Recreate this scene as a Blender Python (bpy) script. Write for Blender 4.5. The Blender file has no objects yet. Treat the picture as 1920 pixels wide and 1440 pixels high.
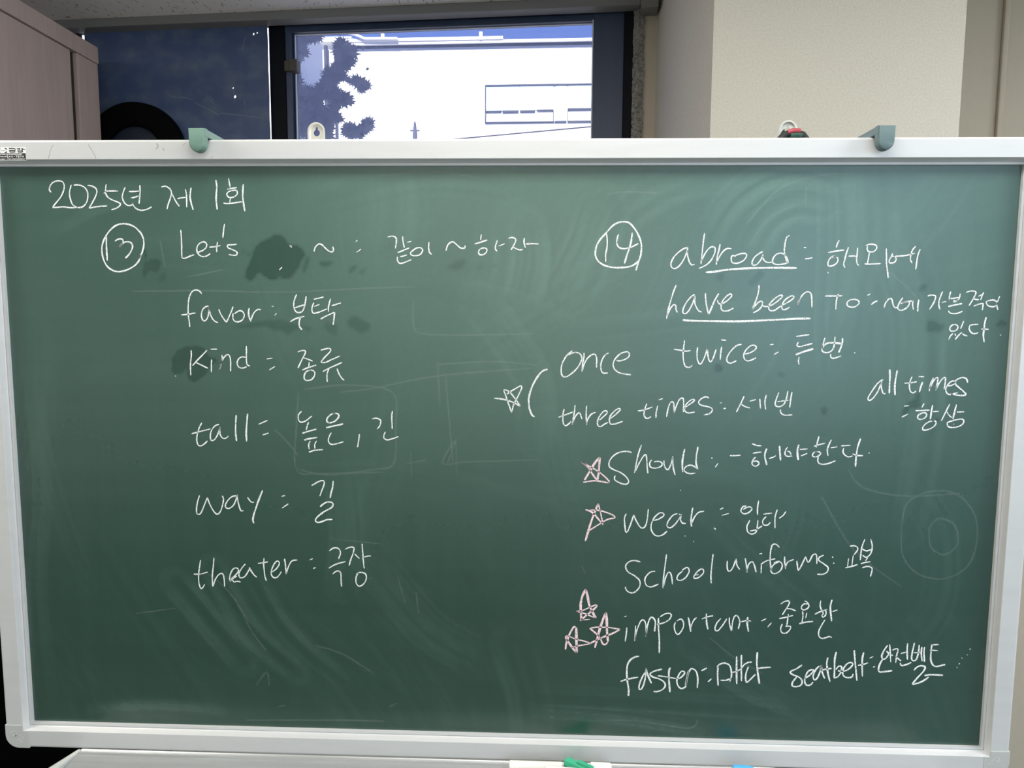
import bpy, bmesh, math, random
import numpy as np
from mathutils import Vector, Matrix
random.seed(7); rng = np.random.default_rng(11)
S = bpy.context.scene
COL = S.collection

# ------------------------------------------------------------------ camera
ZB = 1.2390                      # height of the middle of the board above the floor
CAM = Vector((0.05802, -1.00846, 1.45))
YAW, PITCH, ROLL, FPX = -0.035773, -0.098220, 0.005491, 1331.0
cy, sy, cp, sp, cr, sr = math.cos(YAW), math.sin(YAW), math.cos(PITCH), math.sin(PITCH), math.cos(ROLL), math.sin(ROLL)
fwd = Vector((sy * cp, cy * cp, sp)); rt0 = Vector((cy, -sy, 0)); up0 = rt0.cross(fwd)
rt = rt0 * cr + up0 * sr; up = up0 * cr - rt0 * sr
cam_d = bpy.data.cameras.new('camera'); cam = bpy.data.objects.new('camera', cam_d); COL.objects.link(cam)
cam.matrix_world = Matrix(((rt.x, up.x, -fwd.x, CAM.x), (rt.y, up.y, -fwd.y, CAM.y), (rt.z, up.z, -fwd.z, CAM.z), (0, 0, 0, 1)))
cam_d.sensor_width = 36; cam_d.lens = 36 * FPX / 1920; cam_d.clip_start = .02; cam_d.clip_end = 300
S.camera = cam

# ------------------------------------------------------------------ exposure, sky, sun, room lamps
S.view_settings.view_transform = 'Standard'; S.view_settings.look = 'None'
S.view_settings.gamma = 1; S.view_settings.exposure = 0.0; S.view_settings.use_curve_mapping = False
W = bpy.data.worlds.new('sky'); S.world = W; W.use_nodes = True
wn = W.node_tree.nodes; wl = W.node_tree.links
bg = wn['Background']; tc = wn.new('ShaderNodeTexCoord'); sep = wn.new('ShaderNodeSeparateXYZ'); rmp = wn.new('ShaderNodeValToRGB')
wl.new(tc.outputs['Generated'], sep.inputs[0]); wl.new(sep.outputs['Z'], rmp.inputs[0]); wl.new(rmp.outputs[0], bg.inputs[0])
rmp.color_ramp.elements[0].position = 0.0; rmp.color_ramp.elements[0].color = (.24, .36, .86, 1)
rmp.color_ramp.elements[1].position = 0.55; rmp.color_ramp.elements[1].color = (.12, .22, .70, 1)
bg.inputs[1].default_value = 1.0

def lamp(name, kind, loc, energy, color, aim=None, **kw):
    d = bpy.data.lights.new(name, kind); d.energy = energy; d.color = color
    for k, v in kw.items(): setattr(d, k, v)
    o = bpy.data.objects.new(name, d); COL.objects.link(o); o.location = loc
    if aim is not None: o.rotation_euler = (Vector(aim) - Vector(loc)).to_track_quat('-Z', 'Y').to_euler()
    return o
lamp('sun', 'SUN', (0, -20, 30), 8.5, (1, .97, .92), aim=(3, 10, 4), angle=.01)
# recessed ceiling luminaires of the classroom, all behind the photographer or above him
for nm, x, y, e, c in (('left', -1.60, -.42, 24, (1, .96, .88)), ('middle', .10, -.44, 13, (1, .97, .92)), ('right', 1.65, -.46, 24, (.95, .97, 1))):
    lamp('ceiling_lamp_near_' + nm, 'AREA', (x, y, 2.285), e, c, aim=(x, y, 0), shape='RECTANGLE', size=.9, size_y=.3)
for nm, x, y, e, c in (('left', -.75, -3.9, 18, (1, .98, .92)), ('right', 2.25, -3.75, 40, (.48, .72, 1)), ('back', .35, -5.5, 27, (1, 1, .98))):
    lamp('ceiling_lamp_far_' + nm, 'AREA', (x, y, 2.285), e, c, aim=(x, y, 0), shape='RECTANGLE', size=1.2, size_y=.6)
# daylight entering through the window in the wall behind the photographer
lamp('side_window_daylight', 'AREA', (4.1, -1.7, 1.55), 44, (.78, .88, 1), aim=(0, -1.7, 1.55), shape='RECTANGLE', size=1.4, size_y=1.3)
lamp('rear_window_daylight', 'AREA', (2.45, -5.9, 1.55), 22, (.50, .74, 1), aim=(2.45, 0, 1.55), shape='RECTANGLE', size=1.3, size_y=1.3)

# ------------------------------------------------------------------ materials
def mat(name, color, rough=.6, metal=0.0, spec=.5, noise=None, bump=None):
    m = bpy.data.materials.new(name); m.use_nodes = True
    n = m.node_tree.nodes; l = m.node_tree.links; p = n['Principled BSDF']
    p.inputs['Base Color'].default_value = (*color, 1); p.inputs['Roughness'].default_value = rough
    p.inputs['Metallic'].default_value = metal; p.inputs['Specular IOR Level'].default_value = spec
    tcn = n.new('ShaderNodeTexCoord'); src = tcn.outputs['Object']
    if noise:                                   # (scale xyz, amount, second colour[, lo, hi, detail])
        sc, amt, c2 = noise[:3]; lo, hi, det = (list(noise[3:]) + [.35, .7, 4][len(noise) - 3:])[:3]
        mp = n.new('ShaderNodeMapping'); mp.inputs['Scale'].default_value = sc; l.new(src, mp.inputs[0])
        nz = n.new('ShaderNodeTexNoise'); nz.inputs['Scale'].default_value = 1; nz.inputs['Detail'].default_value = det; l.new(mp.outputs[0], nz.inputs[0])
        mr = n.new('ShaderNodeMapRange'); mr.inputs[1].default_value = lo; mr.inputs[2].default_value = hi; mr.inputs[4].default_value = amt; l.new(nz.outputs[0], mr.inputs[0])
        mx = n.new('ShaderNodeMix'); mx.data_type = 'RGBA'; mx.inputs[6].default_value = (*color, 1); mx.inputs[7].default_value = (*c2, 1)
        l.new(mr.outputs[0], mx.inputs[0]); l.new(mx.outputs[2], p.inputs['Base Color'])
    if bump:                                    # (scale, strength, distance)
        nb = n.new('ShaderNodeTexNoise'); nb.inputs['Scale'].default_value = bump[0]; nb.inputs['Detail'].default_value = 3; l.new(src, nb.inputs[0])
        bp = n.new('ShaderNodeBump'); bp.inputs['Strength'].default_value = bump[1]; bp.inputs['Distance'].default_value = bump[2]
        l.new(nb.outputs[0], bp.inputs['Height']); l.new(bp.outputs[0], p.inputs['Normal'])
    return m

M = {}
M['alu'] = mat('brushed_aluminium', (.66, .665, .66), .40, .22, .5, ((9, 60, 60), .35, (.57, .57, .56), .45, .75, 5))
M['alu_tray'] = mat('tray_aluminium', (.46, .47, .468), .34, .45, .5, ((6, 90, 200), .5, (.33, .34, .34)))
M['cap'] = mat('grey_plastic_cap', (.50, .51, .49), .5)
M['scuff'] = mat('grey_scuff', (.40, .40, .39), .6)
M['emboss'] = mat('raised_cap_mark', (.68, .69, .67), .45)
M['clear_cap'] = mat('milky_plastic', (.58, .60, .57), .25, 0, .6, ((50, 50, 50), .5, (.45, .46, .45)))
M['wall'] = mat('cream_wallpaper', (.62, .58, .49), .8, 0, .3, ((260, 260, 260), .55, (.53, .50, .415), .4, .62, 2), (420, .35, .002))
M['wall_room'] = mat('room_paint', (.86, .84, .78), .85, 0, .3, ((30, 30, 30), .3, (.82, .80, .74)))
M['wall_side'] = mat('grey_cream_paint', (.47, .42, .335), .8, 0, .3, ((60, 60, 60), .3, (.43, .385, .305)))
M['mortar'] = mat('rough_grey_mortar', (.31, .30, .27), .95, 0, .2, ((140, 140, 140), .8, (.12, .12, .105), .4, .65, 5), (180, 1, .006))
M['floor'] = mat('grey_floor', (.24, .23, .21), .5, 0, .4, ((12, 12, 12), .4, (.19, .18, .17)))
M['trim'] = mat('grey_trim', (.20, .195, .185), .6, 0, .3)
M['navy_shaded'] = mat('shaded_navy_metal', (.003, .004, .007), .6, 0, .15)  # frame navy darkened, the shade on the jamb put into the colour
M['navy'] = mat('navy_window_metal', (.030, .046, .090), .45, 0, .5, ((40, 40, 8), .5, (.042, .064, .12)))
M['glint'] = mat('pane_edge_glint', (.60, .62, .70), .4)
M['latch'] = mat('brown_latch', (.06, .05, .04), .5, 0, .4, ((200, 200, 200), .6, (.10, .085, .06)))
M['panel'] = mat('dark_blue_panel', (.056, .088, .185), .5, 0, .4, ((16, 16, 20), .9, (.105, .145, .21), .42, .72, 8))
M['panel_mark'] = mat('pale_scratch', (.16, .19, .25), .7)
M['black'] = mat('black_plastic', (.0015, .0015, .002), .8, 0, .08)
M['ring_face'] = mat('dull_blue_disc', (.020, .027, .045), .5, 0, .4)
M['soot'] = mat('black_lacquer', (.0015, .0015, .0015), .9, 0, .05)
M['wood'] = mat('beech_laminate', (.52, .40, .34), .55, 0, .35, ((60, 60, 5), .55, (.43, .325, .28), .35, .65, 5))
M['groove'] = mat('dark_groove', (.03, .02, .012), .8)
M['hook'] = mat('sage_green_plastic', (.15, .255, .205), .38, 0, .5)
M['hook2'] = mat('grey_green_plastic', (.12, .18, .185), .38, 0, .5)
M['zinc'] = mat('zinc_plate', (.72, .71, .64), .38, .5, .5, ((120, 120, 120), .5, (.55, .55, .50)))
M['bundle_black'] = mat('black_cloth', (.012, .014, .014), .7)
M['bundle_red'] = mat('dull_red_band', (.36, .05, .065), .5)
M['green_tape'] = mat('dark_green_band', (.015, .07, .045), .5)
M['chalk_stick'] = mat('white_chalk', (.84, .83, .78), .85, 0, .2, ((300, 300, 300), .4, (.74, .73, .69)))
M['green'] = mat('green_plastic', (.06, .46, .26), .28, 0, .5)
M['blue'] = mat('blue_plastic', (.10, .48, .86), .28, 0, .5)
M['sticker'] = mat('white_sticker', (.86, .86, .83), .45)
M['ink'] = mat('black_ink', (.012, .012, .012), .5)
M['facade'] = mat('white_facade', (.82, .81, .78), .85, 0, .2, ((2, 2, 2), .3, (.76, .75, .72)))
M['facade_line'] = mat('facade_blue_grey_metal', (.05, .055, .09), .6)
M['far_glass'] = mat('far_window_pane', (.50, .72, .74), .12, 0, .5, ((1.3, 1.3, 1.3), .9, (.80, .82, .82)))
M['pole'] = mat('pole_concrete', (.10, .11, .16), .8)
M['cable'] = mat('cable_black', (.05, .05, .07), .6)
M['bark'] = mat('bark', (.07, .06, .06), .9)
M['ground'] = mat('outside_paving', (.5, .5, .48), .9, 0, .2, ((2, 2, 2), .4, (.25, .25, .24)))

def leaf_material():
    m = bpy.data.materials.new('haze_tinted_leaf'); m.use_nodes = True; n = m.node_tree.nodes; l = m.node_tree.links
    n.remove(n['Principled BSDF']); d = n.new('ShaderNodeBsdfDiffuse'); t = n.new('ShaderNodeBsdfTranslucent'); x = n.new('ShaderNodeMixShader')
    d.inputs[0].default_value = (.25, .27, .34, 1); t.inputs[0].default_value = (.21, .235, .30, 1); x.inputs[0].default_value = .4  # blue grey instead of leaf green, glare haze put into the colour
    l.new(d.outputs[0], x.inputs[1]); l.new(t.outputs[0], x.inputs[2]); l.new(x.outputs[0], n['Material Output'].inputs[0]); return m
M['leaf'] = leaf_material()

def glass_material():
    m = bpy.data.materials.new('dusty_veiled_glass'); m.use_nodes = True; n = m.node_tree.nodes; l = m.node_tree.links
    n.remove(n['Principled BSDF']); tr = n.new('ShaderNodeBsdfTransparent'); tl = n.new('ShaderNodeBsdfTranslucent'); gl = n.new('ShaderNodeBsdfGlossy')
    a = n.new('ShaderNodeMixShader'); b = n.new('ShaderNodeMixShader'); a.inputs[0].default_value = .07; b.inputs[0].default_value = .03
    tl.inputs[0].default_value = (.55, .66, 1, 1); gl.inputs[1].default_value = .05  # translucent share tinted blue, a glare veil put into the pane
    l.new(tr.outputs[0], a.inputs[1]); l.new(tl.outputs[0], a.inputs[2]); l.new(a.outputs[0], b.inputs[1]); l.new(gl.outputs[0], b.inputs[2]); l.new(b.outputs[0], n['Material Output'].inputs[0]); return m
M['glass'] = glass_material()

def chalk_material(name, color, hole, alpha=1.0):
    m = bpy.data.materials.new(name); m.use_nodes = True; n = m.node_tree.nodes; l = m.node_tree.links
    p = n['Principled BSDF']; p.inputs['Base Color'].default_value = (*color, 1); p.inputs['Roughness'].default_value = .95; p.inputs['Specular IOR Level'].default_value = .1
    t = n.new('ShaderNodeTexCoord'); z = n.new('ShaderNodeTexNoise'); z.inputs['Scale'].default_value = 900; z.inputs['Detail'].default_value = 2; l.new(t.outputs['Object'], z.inputs[0])
    r = n.new('ShaderNodeMapRange'); r.inputs[1].default_value = hole - .08; r.inputs[2].default_value = hole + .08; r.inputs[3].default_value = .25 * alpha; r.inputs[4].default_value = alpha
    l.new(z.outputs[0], r.inputs[0]); l.new(r.outputs[0], p.inputs['Alpha']); return m
M['chalk'] = chalk_material('white_chalk_line', (.92, .96, .93), .40)
M['chalk_pink'] = chalk_material('pink_chalk_line', (1, .77, .79), .40)
M['residue'] = chalk_material('half_wiped_chalk', (.62, .70, .66), .5, .10)

def board_material():
    m = bpy.data.materials.new('green_chalkboard'); m.use_nodes = True; n = m.node_tree.nodes; l = m.node_tree.links; p = n['Principled BSDF']
    a = n.new('ShaderNodeAttribute'); a.attribute_name = 'dust_sheen'
    t = n.new('ShaderNodeTexCoord'); z = n.new('ShaderNodeTexNoise'); z.inputs['Scale'].default_value = 160; z.inputs['Detail'].default_value = 4; l.new(t.outputs['Object'], z.inputs[0])
    k = n.new('ShaderNodeMapRange'); k.inputs[3].default_value = .86; k.inputs[4].default_value = 1.14; l.new(z.outputs[0], k.inputs[0])
    mu = n.new('ShaderNodeMath'); mu.operation = 'MULTIPLY'; l.new(a.outputs['Fac'], mu.inputs[0]); l.new(k.outputs[0], mu.inputs[1])
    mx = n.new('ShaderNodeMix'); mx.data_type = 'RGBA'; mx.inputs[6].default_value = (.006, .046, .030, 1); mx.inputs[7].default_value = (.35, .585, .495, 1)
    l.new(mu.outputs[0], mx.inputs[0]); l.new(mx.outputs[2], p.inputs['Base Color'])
    r = n.new('ShaderNodeMapRange'); r.inputs[2].default_value = .5; r.inputs[3].default_value = .25; r.inputs[4].default_value = .45; l.new(a.outputs['Fac'], r.inputs[0]); l.new(r.outputs[0], p.inputs['Roughness'])
    p.inputs['Specular IOR Level'].default_value = 1.0; return m
M['board'] = board_material()

def ceiling_material():
    m = mat('fissured_ceiling_tile', (.90, .86, .79), .9, 0, .2); n = m.node_tree.nodes; l = m.node_tree.links; p = n['Principled BSDF']
    t = n.new('ShaderNodeTexCoord'); mp = n.new('ShaderNodeMapping'); mp.inputs['Scale'].default_value = (240, 42, 1); mp.inputs['Rotation'].default_value = (0, 0, .1); l.new(t.outputs['Object'], mp.inputs[0])
    v = n.new('ShaderNodeTexNoise'); v.inputs['Scale'].default_value = .8; v.inputs['Detail'].default_value = 1; l.new(mp.outputs[0], v.inputs[0])
    r = n.new('ShaderNodeMapRange'); r.inputs[1].default_value = .66; r.inputs[2].default_value = .70; l.new(v.outputs[0], r.inputs[0])
    x = n.new('ShaderNodeMix'); x.data_type = 'RGBA'; x.inputs[6].default_value = (.90, .86, .79, 1); x.inputs[7].default_value = (.36, .32, .28, 1); l.new(r.outputs[0], x.inputs[0]); l.new(x.outputs[2], p.inputs['Base Color']); return m
M['ceiling'] = ceiling_material()

# ------------------------------------------------------------------ building helpers
class MB:
    """collects shapes, then links them as ONE mesh object"""
    def __init__(s): s.v, s.f = [], []
    def add(s, vs, fs):
        o = len(s.v); s.v += [tuple(v) for v in vs]; s.f += [tuple(i + o for i in f) for f in fs]; return s
    def box(s, a, b):
        (x0, y0, z0), (x1, y1, z1) = a, b
        return s.add([(x0, y0, z0), (x1, y0, z0), (x1, y1, z0), (x0, y1, z0), (x0, y0, z1), (x1, y0, z1), (x1, y1, z1), (x0, y1, z1)],
                     [(0, 3, 2, 1), (4, 5, 6, 7), (0, 1, 5, 4), (1, 2, 6, 5), (2, 3, 7, 6), (3, 0, 4, 7)])
    def loft(s, rings, close=True, caps=True):
        n = len(rings[0]); vs = [p for r in rings for p in r]; fs = []
        for k in range(len(rings) - 1):
            for i in range(n if close else n - 1):
                j = (i + 1) % n; fs.append((k * n + i, k * n + j, (k + 1) * n + j, (k + 1) * n + i))
        if caps: fs += [tuple(range(n - 1, -1, -1)), tuple((len(rings) - 1) * n + i for i in range(n))]
        return s.add(vs, fs)
    def prism_y(s, poly, y0, y1):               # polygon in x,z pushed along y
        return s.loft([[(x, y0, z) for x, z in poly], [(x, y1, z) for x, z in poly]])
    def tube(s, pts, r, n=10):
        pts = [Vector(p) for p in pts]; rings = []; rs = r if isinstance(r, (list, tuple)) else [r] * len(pts)
        for i, p in enumerate(pts):
            t = (pts[min(i + 1, len(pts) - 1)] - pts[max(i - 1, 0)]).normalized(); a = t.cross(Vector((0, 0, 1)) if abs(t.z) < .9 else Vector((1, 0, 0))).normalized(); b = t.cross(a)
            rings.append([p + (a * math.cos(2 * math.pi * k / n) + b * math.sin(2 * math.pi * k / n)) * rs[i] for k in range(n)])
        return s.loft(rings)
    def ribbon(s, pts, w, y, taper=True):        # flat chalk or ink line lying in the plane of the board
        if len(pts) == 1: pts = pts + [(pts[0][0] + w, pts[0][1])]
        P = catmull(pts) if len(pts) > 2 else [pts[0], ((pts[0][0] + pts[1][0]) / 2, (pts[0][1] + pts[1][1]) / 2), pts[1]]
        n = len(P); L = []; Rr = []; ph = random.uniform(0, 6)
        for i, (x, z) in enumerate(P):
            a, b = P[max(i - 1, 0)], P[min(i + 1, n - 1)]; dx, dz = b[0] - a[0], b[1] - a[1]; q = math.hypot(dx, dz) or 1
            e = min(i, n - 1 - i); k = w / 2 * ((.62 if e == 0 else .9 if e == 1 else 1) if taper else 1) * (1 + .13 * math.sin(i * .55 + ph))
            L.append((x - dz / q * k, y, z + dx / q * k)); Rr.append((x + dz / q * k, y, z - dx / q * k))
        return s.loft([L, Rr], close=False, caps=False)
    def build(s, name, m, parent=None, smooth=False, bevel=0.0, loc=None, rot=None):
        me = bpy.data.meshes.new(name); me.from_pydata(s.v, [], s.f); me.update()
        bm = bmesh.new(); bm.from_mesh(me); bmesh.ops.recalc_face_normals(bm, faces=bm.faces)
        if bevel: bmesh.ops.bevel(bm, geom=[e for e in bm.edges if len(e.link_faces) == 2 and e.calc_face_angle(0) > .6], offset=bevel, segments=2, affect='EDGES', profile=.6, clamp_overlap=True)
        bm.to_mesh(me); bm.free()
        if smooth:
            me.polygons.foreach_set('use_smooth', [True] * len(me.polygons)); me.set_sharp_from_angle(angle=.7)
        me.materials.append(m); o = bpy.data.objects.new(name, me); COL.objects.link(o)
        if parent is not None: o.parent = parent
        if loc is not None: o.location = loc
        if rot is not None: o.rotation_euler = rot
        return o

def catmull(p, k=5):
    q = [p[0]] + list(p) + [p[-1]]; out = []
    for i in range(1, len(q) - 2):
        a, b, c, d = q[i - 1], q[i], q[i + 1], q[i + 2]; m = max(2, min(k, int(math.hypot(c[0] - b[0], c[1] - b[1]) / .0022) + 1))
        for j in range(m):
            t = j / m
            out.append(tuple(.5 * (2 * b[e] + (c[e] - a[e]) * t + (2 * a[e] - 5 * b[e] + 4 * c[e] - d[e]) * t * t + (3 * b[e] - a[e] - 3 * c[e] + d[e]) * t ** 3) for e in (0, 1)))
    out.append(p[-1]); return out

def tag(o, label=None, cat=None, group=None, kind=None):
    if label: o['label'] = label
    if cat: o['category'] = cat
    if group: o['group'] = group
    if kind: o['kind'] = kind
    return o
def thing(name, label, cat, loc=(0, 0, 0), rz=0.0, group=None):
    o = bpy.data.objects.new(name, None); COL.objects.link(o); o.empty_display_size = .05; o.location = loc; o.rotation_euler = (0, 0, rz); return tag(o, label, cat, group)
def structure(name): return thing_structure(name)
def thing_structure(name, loc=(0, 0, 0), rz=0.0):
    o = bpy.data.objects.new(name, None); COL.objects.link(o); o.location = loc; o.rotation_euler = (0, 0, rz); return tag(o, kind='structure')
def strokes(txt): 
    for q in txt.split(';'):
        w = 1.0
        if ':' in q: h, q = q.split(':'); w = float(h.strip().lstrip('w'))
        yield w, [(int(a.split(',')[0]) / 1e4, ZB + int(a.split(',')[1]) / 1e4) for a in q.split()]

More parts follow.
